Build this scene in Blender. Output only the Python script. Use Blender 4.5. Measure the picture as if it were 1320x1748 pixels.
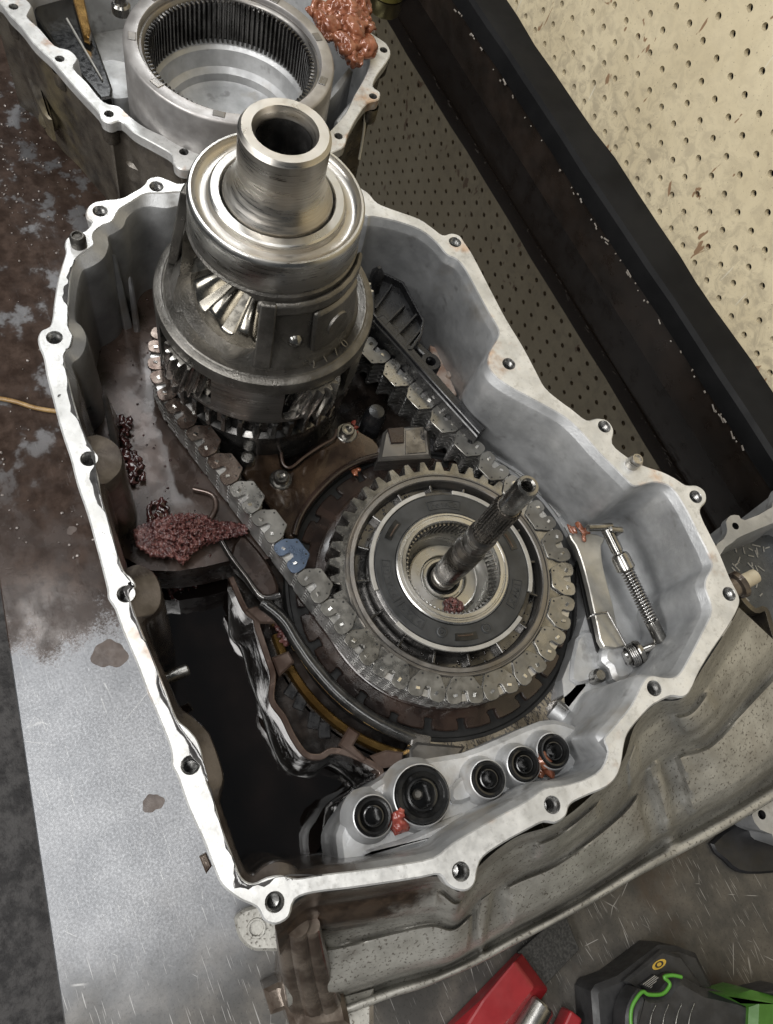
import bpy, bmesh, math, random
from mathutils import Vector, Matrix
random.seed(11)
for o in list(bpy.data.objects): bpy.data.objects.remove(o)
scene = bpy.context.scene
COL = scene.collection
S = 0.001                      # the code is written in millimetres
PI = math.pi

# ------------------------------------------------------------------ camera
# calibrated from the square hole lattice of the pegboard (1 inch) : wall is y=0, bench z=0
CR = ((0.41853136, 0.88169595, 0.21781585), (0.86581795, -0.31494282, -0.38880624), (-0.27420935, 0.35131648, -0.89520163))
CP = (0.0, -693.09881, 666.33009)
FOC = 1280.0
cam_data = bpy.data.cameras.new('camera'); cam = bpy.data.objects.new('camera', cam_data); COL.objects.link(cam)
cam.matrix_world = Matrix(((CR[0][0], -CR[1][0], -CR[2][0], CP[0]*S), (CR[0][1], -CR[1][1], -CR[2][1], CP[1]*S),
                           (CR[0][2], -CR[1][2], -CR[2][2], CP[2]*S), (0, 0, 0, 1)))
cam_data.sensor_fit = 'HORIZONTAL'; cam_data.sensor_width = 36; cam_data.lens = 36*FOC/1320
cam_data.clip_start = 0.01; cam_data.clip_end = 50
scene.camera = cam

# ------------------------------------------------------------------ light: workshop tubes above the bench
world = bpy.data.worlds.new('World'); scene.world = world; world.use_nodes = True
bg = world.node_tree.nodes['Background']; bg.inputs[0].default_value = (0.86, 0.93, 1.0, 1); bg.inputs[1].default_value = 0.075
def area(name, loc, size, power, color=(1, 0.97, 0.92), target=None):
    l = bpy.data.lights.new(name, 'AREA'); l.shape = 'RECTANGLE'; l.size, l.size_y = size[0]*S, size[1]*S
    l.energy = power; l.color = color
    o = bpy.data.objects.new(name, l); COL.objects.link(o); o.location = Vector(loc)*S
    d = (Vector(target)-Vector(loc)) if target else Vector((0, 0, -1))
    o.rotation_euler = d.to_track_quat('-Z', 'Y').to_euler()
    return o
area('tube_light_over_bench', (-130, -940, 1750), (1500, 200), 15.5, (1, 0.99, 0.97))
area('tube_light_front', (-250, -2000, 1350), (1800, 400), 38, (1, 0.985, 0.96), (-400, 0, 150))
area('tube_light_along', (-1500, -300, 1650), (180, 1300), 11, (0.97, 0.99, 1), (-300, -400, 100))
scene.view_settings.view_transform = 'Standard'; scene.view_settings.look = 'None'
scene.view_settings.exposure = 0.0; scene.view_settings.gamma = 1
scene.render.engine = 'CYCLES'
scene.cycles.max_bounces = 6; scene.cycles.diffuse_bounces = 2; scene.cycles.glossy_bounces = 4; scene.cycles.transmission_bounces = 2
scene.cycles.caustics_reflective = False; scene.cycles.caustics_refractive = False; scene.cycles.sample_clamp_indirect = 4

# ------------------------------------------------------------------ helpers
def at(px, py, z=0.0):
    """point of the place at height z seen at photo pixel (px,py)"""
    a, b = (px-660)/FOC, (py-874)/FOC
    v = [CR[0][i]*a+CR[1][i]*b+CR[2][i] for i in range(3)]
    t = (z-CP[2])/v[2]
    return (CP[0]+t*v[0], CP[1]+t*v[1], z)
def at2(px, py, z): return at(px, py, z)[:2]
def pts(lst, z): return [at2(x, y, z) for x, y in lst]

def catmull(p, n=3, closed=True):
    out = []; m = len(p)
    rng = range(m) if closed else range(m-1)
    for i in rng:
        if closed: a, b, c, d = p[(i-1) % m], p[i], p[(i+1) % m], p[(i+2) % m]
        else: a, b, c, d = p[max(i-1, 0)], p[i], p[i+1], p[min(i+2, m-1)]
        for k in range(n):
            t = k/n
            out.append(tuple(0.5*((2*b[j])+(c[j]-a[j])*t+(2*a[j]-5*b[j]+4*c[j]-d[j])*t*t+(3*b[j]-a[j]-3*c[j]+d[j])*t**3) for j in range(len(b))))
    if not closed: out.append(tuple(p[-1]))
    return out
def area2(l): return 0.5*sum(l[i-1][0]*l[i][1]-l[i][0]*l[i-1][1] for i in range(len(l)))
def offset(l, d):
    """offset closed loop by d (positive = outwards)"""
    s = 1 if area2(l) > 0 else -1; n = len(l); out = []
    for i in range(n):
        a, b, c = l[i-1], l[i], l[(i+1) % n]
        e1 = Vector((b[0]-a[0], b[1]-a[1])); e2 = Vector((c[0]-b[0], c[1]-b[1]))
        if e1.length < 1e-6: e1 = e2
        if e2.length < 1e-6: e2 = e1
        e1.normalize(); e2.normalize()
        nn = Vector((e1.y+e2.y, -e1.x-e2.x))*s
        if nn.length < 1e-6: nn = Vector((e1.y, -e1.x))*s
        nn.normalize(); k = max(0.6, nn.dot(Vector((e1.y, -e1.x))*s))
        out.append((b[0]+nn.x*d/k, b[1]+nn.y*d/k))
    return out
def circle(c, r, n=24, a0=0.0): return [(c[0]+r*math.cos(a0+2*PI*i/n), c[1]+r*math.sin(a0+2*PI*i/n)) for i in range(n)]
def arc(c, r, a0, a1, n): return [(c[0]+r*math.cos(math.radians(a0+(a1-a0)*i/n)), c[1]+r*math.sin(math.radians(a0+(a1-a0)*i/n))) for i in range(n+1)]

class MB:
    def __init__(s): s.v = []; s.f = []; s.mi = []
    def add(s, v, f, mi=0):
        k = len(s.v); s.v += [tuple(p) for p in v]
        for q in f: s.f.append(tuple(i+k for i in q)); s.mi.append(mi)
        return s
    def loft(s, loops, mi=0, close=True, cap0=False, cap1=False):
        n = len(loops[0]); v = [p for l in loops for p in l]; f = []
        for k in range(len(loops)-1):
            for i in range(n if close else n-1):
                j = (i+1) % n; f.append((k*n+i, k*n+j, (k+1)*n+j, (k+1)*n+i))
        if cap0: f.append(tuple(range(n-1, -1, -1)))
        if cap1: f.append(tuple((len(loops)-1)*n+i for i in range(n)))
        return s.add(v, f, mi)
    def prism(s, loop, z0, z1, mi=0, bev=0.0, bot=True):
        if area2(loop) < 0: loop = loop[::-1]
        L = [[(x, y, z0) for x, y in loop]]
        if bev: L += [[(x, y, z1-bev) for x, y in loop], [(x, y, z1) for x, y in offset(loop, -bev)]]
        else: L += [[(x, y, z1) for x, y in loop]]
        return s.loft(L, mi, True, bot, True)
    def lathe(s, prof, c=(0, 0), n=48, mi=0, a0=0.0, a1=360.0, caps=False):
        full = abs(a1-a0) >= 359.9
        m = n if full else n+1
        loops = []
        for r, z in prof:
            loops.append([(c[0]+r*math.cos(math.radians(a0)+math.radians(a1-a0)*i/n), c[1]+r*math.sin(math.radians(a0)+math.radians(a1-a0)*i/n), z) for i in range(m)])
        s.loft(loops, mi, full)
        if caps and not full:
            b = len(s.v)-m*len(prof)
            s.f.append(tuple(b+k*m for k in range(len(prof)))); s.mi.append(mi)
            s.f.append(tuple(b+k*m+m-1 for k in reversed(range(len(prof))))); s.mi.append(mi)
        return s
    def cyl(s, p0, p1, r0, r1=None, n=16, mi=0, caps=True):
        return s.rings([(p0, r0), (p1, r0 if r1 is None else r1)], n, mi, caps)
    def rings(s, lst, n=16, mi=0, caps=True):
        """surface of circles along a path: lst of (point, radius)"""
        P = [Vector(p) for p, r in lst]; loops = []; ref = None
        for i, (p, r) in enumerate(lst):
            d = P[min(i+1, len(P)-1)]-P[max(i-1, 0)]
            if d.length < 1e-9: d = Vector((0, 0, 1))
            d.normalize()
            if ref is None: ref = Vector((0, 0, 1)) if abs(d.z) < 0.9 else Vector((1, 0, 0))
            u = (ref-d*ref.dot(d))
            if u.length < 1e-6: u = d.orthogonal()
            u.normalize(); w = d.cross(u); ref = u
            loops.append([tuple(P[i]+(u*math.cos(2*PI*k/n)+w*math.sin(2*PI*k/n))*r) for k in range(n)])
        return s.loft(loops, mi, True, caps, caps)
    def tube(s, path, r, n=10, mi=0): return s.rings([(p, r) for p in path], n, mi)
    def box(s, c, size, rz=0.0, mi=0, rot=None):
        M = rot if rot else Matrix.Rotation(rz, 3, 'Z'); c = Vector(c)
        v = [tuple(c+M @ Vector((size[0]/2*i, size[1]/2*j, size[2]/2*k))) for i in (-1, 1) for j in (-1, 1) for k in (-1, 1)]
        return s.add(v, [(0, 1, 3, 2), (4, 6, 7, 5), (0, 4, 5, 1), (2, 3, 7, 6), (0, 2, 6, 4), (1, 5, 7, 3)], mi)
    def fill(s, loops, z, mi=0):
        bm = bmesh.new(); es = []
        for l in loops:
            vs = [bm.verts.new((p[0], p[1], 0)) for p in l]
            for i in range(len(vs)): es.append(bm.edges.new((vs[i-1], vs[i])))
        bmesh.ops.triangle_fill(bm, use_beauty=True, use_dissolve=False, edges=es)
        bm.verts.index_update()
        v = [(p.co.x, p.co.y, z(p.co.x, p.co.y) if callable(z) else z) for p in bm.verts]
        f = []
        for q in bm.faces:
            q.normal_update(); ids = [x.index for x in q.verts]
            f.append(ids if q.normal.z > 0 else ids[::-1])
        bm.free(); return s.add(v, f, mi)
    def bridge(s, la, lb, mi=0):
        """band between two closed 3-D loops of different count (nearest-advance)"""
        n, m = len(la), len(lb)
        j0 = min(range(m), key=lambda j: (Vector(la[0])-Vector(lb[j])).length)
        lb = lb[j0:]+lb[:j0]; k = len(s.v); s.v += list(map(tuple, la))+list(map(tuple, lb))
        i = j = 0
        A = [Vector(p) for p in la]; B = [Vector(p) for p in lb]
        while i < n or j < m:
            da = (A[(i+1) % n]-B[j % m]).length if i < n else 1e9
            db = (A[i % n]-B[(j+1) % m]).length if j < m else 1e9
            # keep both walks in step by fraction as well as distance
            if i < n and (j >= m or da+40*max(0, i/n-j/m) <= db+40*max(0, j/m-i/n)):
                s.f.append((k+i % n, k+(i+1) % n, k+n+j % m)); i += 1
            else:
                s.f.append((k+i % n, k+n+(j+1) % m, k+n+j % m)); j += 1
            s.mi.append(mi)
        return s
    def build(s, name, mats, parent=None, smooth=32, bevel=None, recalc=True, origin=None, seg=2):
        me = bpy.data.meshes.new(name)
        o0 = Vector(origin) if origin is not None else Vector((0, 0, 0))
        me.from_pydata([tuple((Vector(p)-o0)*S) for p in s.v], [], s.f)
        if recalc:
            bm = bmesh.new(); bm.from_mesh(me); bmesh.ops.remove_doubles(bm, verts=bm.verts, dist=1e-6)
            mis = None
            bmesh.ops.recalc_face_normals(bm, faces=bm.faces); bm.to_mesh(me); bm.free()
        if not isinstance(mats, (list, tuple)): mats = [mats]
        for m in mats: me.materials.append(m)
        if len(mats) > 1 and len(me.polygons) == len(s.mi):
            for p, i in zip(me.polygons, s.mi): p.material_index = i
        if smooth:
            for p in me.polygons: p.use_smooth = True
            me.set_sharp_from_angle(angle=math.radians(smooth))
        ob = bpy.data.objects.new(name, me); COL.objects.link(ob); ob.location = o0*S
        if bevel:
            b = ob.modifiers.new('bevel', 'BEVEL'); b.width = bevel*S; b.segments = seg; b.limit_method = 'ANGLE'; b.angle_limit = math.radians(38); b.harden_normals = False
        if parent is not None:
            ob.parent = parent; ob.location = (o0*S)-parent_world(parent)
        return ob
def parent_world(p):
    v = Vector((0, 0, 0))
    while p is not None: v += p.location; p = p.parent
    return v
def thing(name, label, cat, loc=(0, 0, 0), group=None):
    o = bpy.data.objects.new(name, None); COL.objects.link(o); o.location = Vector(loc)*S; o.empty_display_size = 0.02
    return tag(o, label, cat, group)
def tag(o, label, cat, group=None):
    o['label'] = label; o['category'] = cat
    if group: o['group'] = group
    return o
def struct(o): o['kind'] = 'structure'; return o
def boolean(ob, cutters, op='DIFFERENCE'):
    """cut now, keep only the resulting mesh"""
    for c in cutters:
        m = ob.modifiers.new('cut', 'BOOLEAN'); m.operation = op; m.object = c; m.solver = 'EXACT'
    dg = bpy.context.evaluated_depsgraph_get(); dg.update()
    me = bpy.data.meshes.new_from_object(ob.evaluated_get(dg))
    ob.modifiers.clear(); ob.data = me
    for c in cutters: bpy.data.objects.remove(c)
    for p in me.polygons: p.use_smooth = True
    me.set_sharp_from_angle(angle=math.radians(32))
    return ob
def text_mesh(name, body, size, depth, mat, parent, matrix):
    cu = bpy.data.curves.new(name, 'FONT'); cu.body = body; cu.size = size*S; cu.extrude = depth*S; cu.align_x = 'CENTER'; cu.align_y = 'CENTER'; cu.resolution_u = 3
    t = bpy.data.objects.new(name, cu); COL.objects.link(t)
    dg = bpy.context.evaluated_depsgraph_get(); me = bpy.data.meshes.new_from_object(t.evaluated_get(dg)); bpy.data.objects.remove(t)
    me.transform(matrix); me.materials.clear(); me.materials.append(mat)
    o = bpy.data.objects.new(name, me); COL.objects.link(o); o.parent = parent
    if parent is not None: o.location = -parent_world(parent)
    return o
# ------------------------------------------------------------------ materials (all procedural, world position driven)
class NT:
    def __init__(s, name):
        s.m = bpy.data.materials.new(name); s.m.use_nodes = True; s.t = s.m.node_tree
        s.b = s.t.nodes['Principled BSDF']; s.pos = s.t.nodes.new('ShaderNodeNewGeometry').outputs['Position']
    def n(s, typ, **kw):
        x = s.t.nodes.new(typ)
        for k, v in kw.items(): setattr(x, k, v)
        return x
    def lk(s, a, b): s.t.links.new(a, b)
    def val(s, sock, v):
        if isinstance(v, (int, float)): sock.default_value = v
        elif isinstance(v, (tuple, list)): sock.default_value = tuple(v)+(1,) if len(v) == 3 and sock.type == 'RGBA' else tuple(v)
        else: s.lk(v, sock)
    def scale(s, sc, rot=(0, 0, 0)):
        m = s.n('ShaderNodeMapping'); s.lk(s.pos, m.inputs['Vector']); m.inputs['Scale'].default_value = sc; m.inputs['Rotation'].default_value = rot
        return m.outputs[0]
    def noise(s, sc, detail=4, rough=0.6, vec=None, dist=0.0):
        x = s.n('ShaderNodeTexNoise'); s.lk(vec or s.pos, x.inputs['Vector']); x.inputs['Scale'].default_value = sc
        x.inputs['Detail'].default_value = detail; x.inputs['Roughness'].default_value = rough; x.inputs['Distortion'].default_value = dist
        return x.outputs[0]
    def vor(s, sc, feature='F1', vec=None):
        x = s.n('ShaderNodeTexVoronoi'); x.feature = feature; s.lk(vec or s.pos, x.inputs['Vector']); x.inputs['Scale'].default_value = sc
        return x.outputs['Distance']
    def ramp(s, f, a, b, lo=0.0, hi=1.0):
        x = s.n('ShaderNodeMapRange'); x.clamp = True; x.interpolation_type = 'SMOOTHSTEP'
        s.val(x.inputs[0], f); x.inputs[1].default_value = a; x.inputs[2].default_value = b; x.inputs[3].default_value = lo; x.inputs[4].default_value = hi
        return x.outputs[0]
    def math(s, op, a, b=0.0):
        x = s.n('ShaderNodeMath', operation=op); s.val(x.inputs[0], a); s.val(x.inputs[1], b); return x.outputs[0]
    def mix(s, f, a, b):
        x = s.n('ShaderNodeMix', data_type='RGBA'); s.val(x.inputs[0], f); s.val(x.inputs[6], a); s.val(x.inputs[7], b); return x.outputs[2]
    def mixf(s, f, a, b):
        x = s.n('ShaderNodeMix', data_type='FLOAT'); s.val(x.inputs[0], f); s.val(x.inputs[2], a); s.val(x.inputs[3], b); return x.outputs[0]
    def axis(s, i):
        x = s.n('ShaderNodeSeparateXYZ'); s.lk(s.pos, x.inputs[0]); return x.outputs[i]
    def bump(s, h, strength, dist, normal=None):
        x = s.n('ShaderNodeBump'); s.lk(h, x.inputs['Height']); x.inputs['Strength'].default_value = strength; x.inputs['Distance'].default_value = dist*S
        if normal: s.lk(normal, x.inputs['Normal'])
        return x.outputs[0]
    def done(s, col, rough, metal=0.0, normal=None, coat=None, coat_rough=0.05, spec=None):
        s.val(s.b.inputs['Base Color'], col); s.val(s.b.inputs['Roughness'], rough); s.val(s.b.inputs['Metallic'], metal)
        if normal: s.lk(normal, s.b.inputs['Normal'])
        if coat is not None: s.val(s.b.inputs['Coat Weight'], coat); s.b.inputs['Coat Roughness'].default_value = coat_rough
        if spec is not None: s.val(s.b.inputs['Specular IOR Level'], spec)
        return s.m

def simple(name, c1, c2, rough=(0.35, 0.55), metal=0.0, sc=40, bump=0.0, bsc=600, bd=0.3, coat=None, spec=None, detail=5):
    t = NT(name); n = t.noise(sc, detail); k = t.ramp(n, 0.35, 0.68)
    nb = t.bump(t.noise(bsc, 3), bump, bd) if bump else None
    return t.done(t.mix(k, c1, c2), t.mixf(t.ramp(t.noise(sc*2.3, 4), 0.3, 0.7), rough[0], rough[1]), metal, nb, coat, 0.06, spec)

def m_alu(name, oil_lo=None, clean=((0.30, 0.305, 0.31), (0.50, 0.505, 0.51))):
    """sand cast aluminium; the side of the case that held oil is wet with a dark film"""
    t = NT(name); n1 = t.noise(22, 4, 0.65); n2 = t.noise(900, 2)
    col = t.mix(t.ramp(n1, 0.32, 0.68), clean[0], clean[1])
    tan = t.ramp(t.noise(17, 4, 0.6), 0.57, 0.72, 0, 0.55)
    col = t.mix(tan, col, (0.30, 0.25, 0.18)); col = t.mix(t.ramp(t.noise(48, 3, 0.6), 0.60, 0.72, 0, 0.55), col, (0.17, 0.165, 0.16))
    col = t.mix(t.ramp(t.noise(1300, 2), 0.62, 0.8, 0, 0.35), col, (0.14, 0.13, 0.12))
    rough = t.mixf(t.ramp(t.noise(60, 3), 0.3, 0.7), 0.36, 0.56); metal = 0.55
    nrm = t.bump(n2, 0.35, 0.4); nrm = t.bump(t.noise(130, 3, 0.6), 0.22, 0.9, nrm)
    if oil_lo:
        y = t.axis(1); k = t.math('ADD', y, t.math('MULTIPLY', t.math('SUBTRACT', t.noise(26, 4, 0.6), 0.5), 0.12))
        msk = t.math('MULTIPLY', t.ramp(k, oil_lo[0]*S, oil_lo[1]*S), t.ramp(t.axis(0), -0.315, -0.235, 0.25, 1.0))        # 1 = wet
        x = t.n('ShaderNodeSeparateXYZ'); t.lk(t.pos, x.inputs[0])
        film = t.mix(t.ramp(t.noise(34, 4), 0.35, 0.7), (0.030, 0.024, 0.020), (0.105, 0.09, 0.08))
        col = t.mix(msk, col, film); rough = t.mixf(msk, rough, 0.16)
        metal = t.mixf(msk, 0.55, 0.25)
    return t.done(col, rough, metal, nrm)

def m_flange():
    """milled sealing face: bright aluminium, tea coloured oil marks, black wet film along the inner edge on the oily side"""
    t = NT('milled_aluminium_face'); col = t.mix(t.ramp(t.noise(45, 5), 0.35, 0.7), (0.66, 0.66, 0.65), (0.47, 0.47, 0.46)); col = t.mix(t.ramp(t.noise(210, 3, 0.7), 0.52, 0.68, 0, 0.5), col, (0.36, 0.355, 0.34))
    st = t.ramp(t.noise(21, 4, 0.66), 0.55, 0.70, 0, 0.85)
    col = t.mix(st, col, t.mix(t.ramp(t.noise(90, 3), 0.4, 0.6), (0.55, 0.38, 0.26), (0.33, 0.20, 0.12)))
    y = t.axis(1)
    side = t.ramp(y, -0.575, -0.66)
    wet = t.math('MULTIPLY', t.ramp(t.noise(120, 4, 0.7), 0.67, 0.70), side)
    col = t.mix(wet, col, (0.075, 0.072, 0.072)); rough = t.mixf(wet, t.mixf(t.ramp(t.noise(200, 3), 0.3, 0.7), 0.28, 0.46), 0.07)
    pits = t.ramp(t.noise(520, 2), 0.66, 0.74)
    col = t.mix(t.math('MULTIPLY', pits, 0.5), col, (0.2, 0.18, 0.16))
    return t.done(col, rough, t.mixf(wet, 0.45, 0.1), t.bump(t.noise(500, 3), 0.2, 0.25))

def m_brushed(name, c1, c2, rough=0.26, zs=900, metal=1.0, c=(0, 0), warm=0.0):
    """turned steel: fine rings round a vertical axis"""
    t = NT(name); n = t.noise(1, 3, 0.7, t.scale((18, 18, zs))); k = t.ramp(n, 0.3, 0.7)
    col = t.mix(k, c1, c2)
    if warm: col = t.mix(t.ramp(t.noise(24, 4), 0.45, 0.7, 0, warm), col, (0.50, 0.38, 0.24))
    return t.done(col, t.mixf(t.ramp(t.noise(1, 4, 0.7, t.scale((40, 40, zs*0.7))), 0.3, 0.7), rough*0.7, rough*1.35), metal, t.bump(n, 0.035, 0.1))

def m_oilbrown(name, dark=(0.022, 0.013, 0.010), mid=(0.075, 0.045, 0.034), rough=0.1, metal=0.15, coat=0.6):
    """steel or aluminium under brown transmission oil"""
    t = NT(name); v = t.scale((1, 1, 1), (0, 0, 0.5)); n = t.noise(30, 4, 0.62, v, 0.5)
    col = t.mix(t.ramp(n, 0.32, 0.72), dark, mid)
    w = t.noise(70, 2, 0.5)
    return t.done(col, t.mixf(t.ramp(t.noise(70, 4), 0.4, 0.75), rough, rough*2.4), metal, t.bump(w, 0.18, 0.5), coat, 0.05)

M = {}
M['alu'] = m_alu('cast_aluminium', (-590, -632))
M['alu_dry'] = m_alu('cast_aluminium_clean', None, ((0.36, 0.365, 0.37), (0.54, 0.545, 0.55)))
M['alu_wet'] = simple('wet_cast_aluminium', (0.07, 0.065, 0.062), (0.26, 0.25, 0.245), (0.05, 0.16), 0.75, 40, 0.35, 120, 1.2)
M['alu_dirty'] = None
M['face'] = m_flange()
M['hole'] = simple('threaded_hole', (0.16, 0.155, 0.15), (0.42, 0.42, 0.41), (0.25, 0.4), 0.9, 300)
M['steel'] = m_brushed('turned_steel', (0.40, 0.38, 0.35), (0.52, 0.50, 0.465), 0.34, 900, 1, warm=0.22)
M['steel_bright'] = m_brushed('bright_turned_steel', (0.44, 0.43, 0.41), (0.57, 0.56, 0.535), 0.30, 700)
M['steel_dark'] = simple('dark_oiled_steel', (0.05, 0.048, 0.046), (0.16, 0.155, 0.15), (0.12, 0.3), 0.85, 45, 0.1, 700, 0.2)
M['gear'] = simple('oiled_gear_steel', (0.16, 0.155, 0.145), (0.34, 0.33, 0.31), (0.16, 0.32), 0.95, 60, 0.06, 900, 0.15)
M['iron'] = simple('cast_iron_carrier', (0.085, 0.080, 0.072), (0.19, 0.18, 0.165), (0.26, 0.46), 0.8, 34, 0.6, 620, 0.7)
M['iron_smooth'] = m_brushed('machined_cast_iron', (0.13, 0.125, 0.118), (0.22, 0.21, 0.20), 0.34, 500, 0.85, warm=0.15)
M['link'] = simple('chain_link_steel', (0.20, 0.195, 0.180), (0.30, 0.29, 0.27), (0.26, 0.40), 0.9, 70, 0.08, 900, 0.12)
M['link_oil'] = simple('oily_chain_link_steel', (0.075, 0.052, 0.042), (0.17, 0.14, 0.12), (0.22, 0.34), 0.8, 90, 0.08, 300, 0.2)
M['link_b'] = simple('chain_link_steel_dull', (0.14, 0.135, 0.125), (0.23, 0.225, 0.21), (0.30, 0.46), 0.85, 55, 0.1, 500, 0.2)
M['link_c'] = simple('chain_link_steel_bright', (0.24, 0.235, 0.22), (0.36, 0.35, 0.33), (0.22, 0.36), 0.95, 80, 0.08, 900, 0.12)
M['link_blue'] = simple('blue_chain_link', (0.085, 0.115, 0.17), (0.13, 0.165, 0.23), (0.25, 0.36), 0.75, 60, 0.08, 900, 0.12)
M['pin'] = simple('chain_pin_steel', (0.55, 0.54, 0.51), (0.75, 0.73, 0.70), (0.16, 0.26), 1.0, 200)
M['stack'] = simple('chain_plate_edges', (0.38, 0.375, 0.36), (0.58, 0.57, 0.56), (0.26, 0.42), 0.95, 45, 0.05, 500)
M['brown'] = m_oilbrown('brown_oiled_steel', (0.012, 0.008, 0.007), (0.042, 0.026, 0.020), 0.16, 0.15, coat=0.25)
M['brown_floor'] = m_oilbrown('brown_oiled_floor', (0.026, 0.016, 0.012), (0.085, 0.058, 0.047), 0.22, 0.2, coat=0.15)
M['oil'] = None
M['plastic'] = simple('black_plastic', (0.010, 0.010, 0.011), (0.020, 0.020, 0.021), (0.22, 0.36), 0, 90, 0.08, 900, 0.15, spec=0.5)
M['plastic_ring'] = simple('dark_grey_thrust_plastic', (0.016, 0.017, 0.018), (0.032, 0.033, 0.034), (0.28, 0.42), 0, 60, 0.1, 1200, 0.12)
M['rubber'] = simple('black_rubber_seal', (0.006, 0.006, 0.006), (0.014, 0.014, 0.014), (0.10, 0.22), 0, 90, spec=0.6)
M['rtv'] = simple('copper_sealant', (0.17, 0.055, 0.028), (0.28, 0.105, 0.056), (0.10, 0.28), 0.1, 90, 0.25, 260, 0.6, coat=0.3)
M['rtv_red'] = simple('red_sealant_lump', (0.18, 0.03, 0.022), (0.28, 0.07, 0.05), (0.18, 0.36), 0, 160, 0.5, 420, 0.8, coat=0.3)
M['sludge'] = simple('dark_red_sludge', (0.055, 0.016, 0.016), (0.22, 0.09, 0.08), (0.2, 0.5), 0, 330, 0.6, 700, 0.8, coat=0.3)
M['sludge_dark'] = simple('black_red_sludge', (0.022, 0.008, 0.008), (0.075, 0.022, 0.02), (0.06, 0.2), 0, 260, 0.4, 500, 0.6, coat=0.5)
M['brass'] = simple('oil_stained_band', (0.16, 0.085, 0.022), (0.36, 0.22, 0.07), (0.14, 0.26), 0.8, 22, 0.05, 300)
M['wire'] = simple('spring_wire', (0.22, 0.215, 0.21), (0.40, 0.39, 0.38), (0.18, 0.3), 1.0, 120)
M['grey_line'] = simple('light_grey_washer', (0.29, 0.28, 0.26), (0.38, 0.37, 0.345), (0.35, 0.5), 0.4, 60)
M['black'] = simple('matt_black', (0.004, 0.004, 0.004), (0.007, 0.007, 0.007), (0.6, 0.8), 0, 60)

def m_dirty():
    t = NT('weathered_cast_aluminium'); y = t.noise(24, 5, 0.65)
    col = t.mix(t.ramp(y, 0.3, 0.72), (0.27, 0.26, 0.235), (0.50, 0.49, 0.45))
    col = t.mix(t.ramp(t.noise(14, 4, 0.6), 0.56, 0.75, 0, 0.4), col, (0.12, 0.092, 0.066))
    sp = t.ramp(t.noise(420, 3, 0.6), 0.56, 0.66)
    col = t.mix(t.math('MULTIPLY', sp, 0.75), col, (0.07, 0.058, 0.045))
    c0 = at(575, 1545, 190); vd = t.n('ShaderNodeVectorMath', operation='DISTANCE'); t.lk(t.pos, vd.inputs[0]); vd.inputs[1].default_value = (c0[0]*S, c0[1]*S, c0[2]*S)
    wet = t.ramp(t.math('ADD', vd.outputs['Value'], t.math('MULTIPLY', t.math('SUBTRACT', t.noise(40, 4), 0.5), 0.09)), 0.075, 0.04)
    col = t.mix(wet, col, t.mix(t.ramp(t.noise(70, 3), 0.35, 0.65), (0.030, 0.020, 0.014), (0.085, 0.058, 0.040)))
    return t.done(col, t.mixf(wet, t.mixf(sp, 0.42, 0.62), 0.2), 0.35, t.bump(t.noise(420, 3), 0.35, 0.5))
M['alu_dirty'] = m_dirty()
def m_grime():
    t = NT('grimy_casting_side'); col = t.mix(t.ramp(t.noise(30, 5), 0.3, 0.7), (0.035, 0.03, 0.026), (0.12, 0.105, 0.085))
    col = t.mix(t.ramp(t.noise(12, 4), 0.52, 0.7, 0, 0.8), col, (0.20, 0.165, 0.095))
    return t.done(col, t.mixf(t.ramp(t.noise(80, 3), 0.4, 0.7), 0.25, 0.5), 0.35, t.bump(t.noise(300, 4), 0.35, 0.5))
M['grime'] = m_grime()
def m_oil():
    t = NT('black_oil_pool'); return t.done(t.mix(t.ramp(t.noise(12, 3), 0.4, 0.7), (0.006, 0.0045, 0.004), (0.018, 0.012, 0.010)), 0.04, 0, t.bump(t.noise(22, 3, 0.5), 0.25, 2.5), spec=0.8)
M['oil'] = m_oil()

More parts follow.
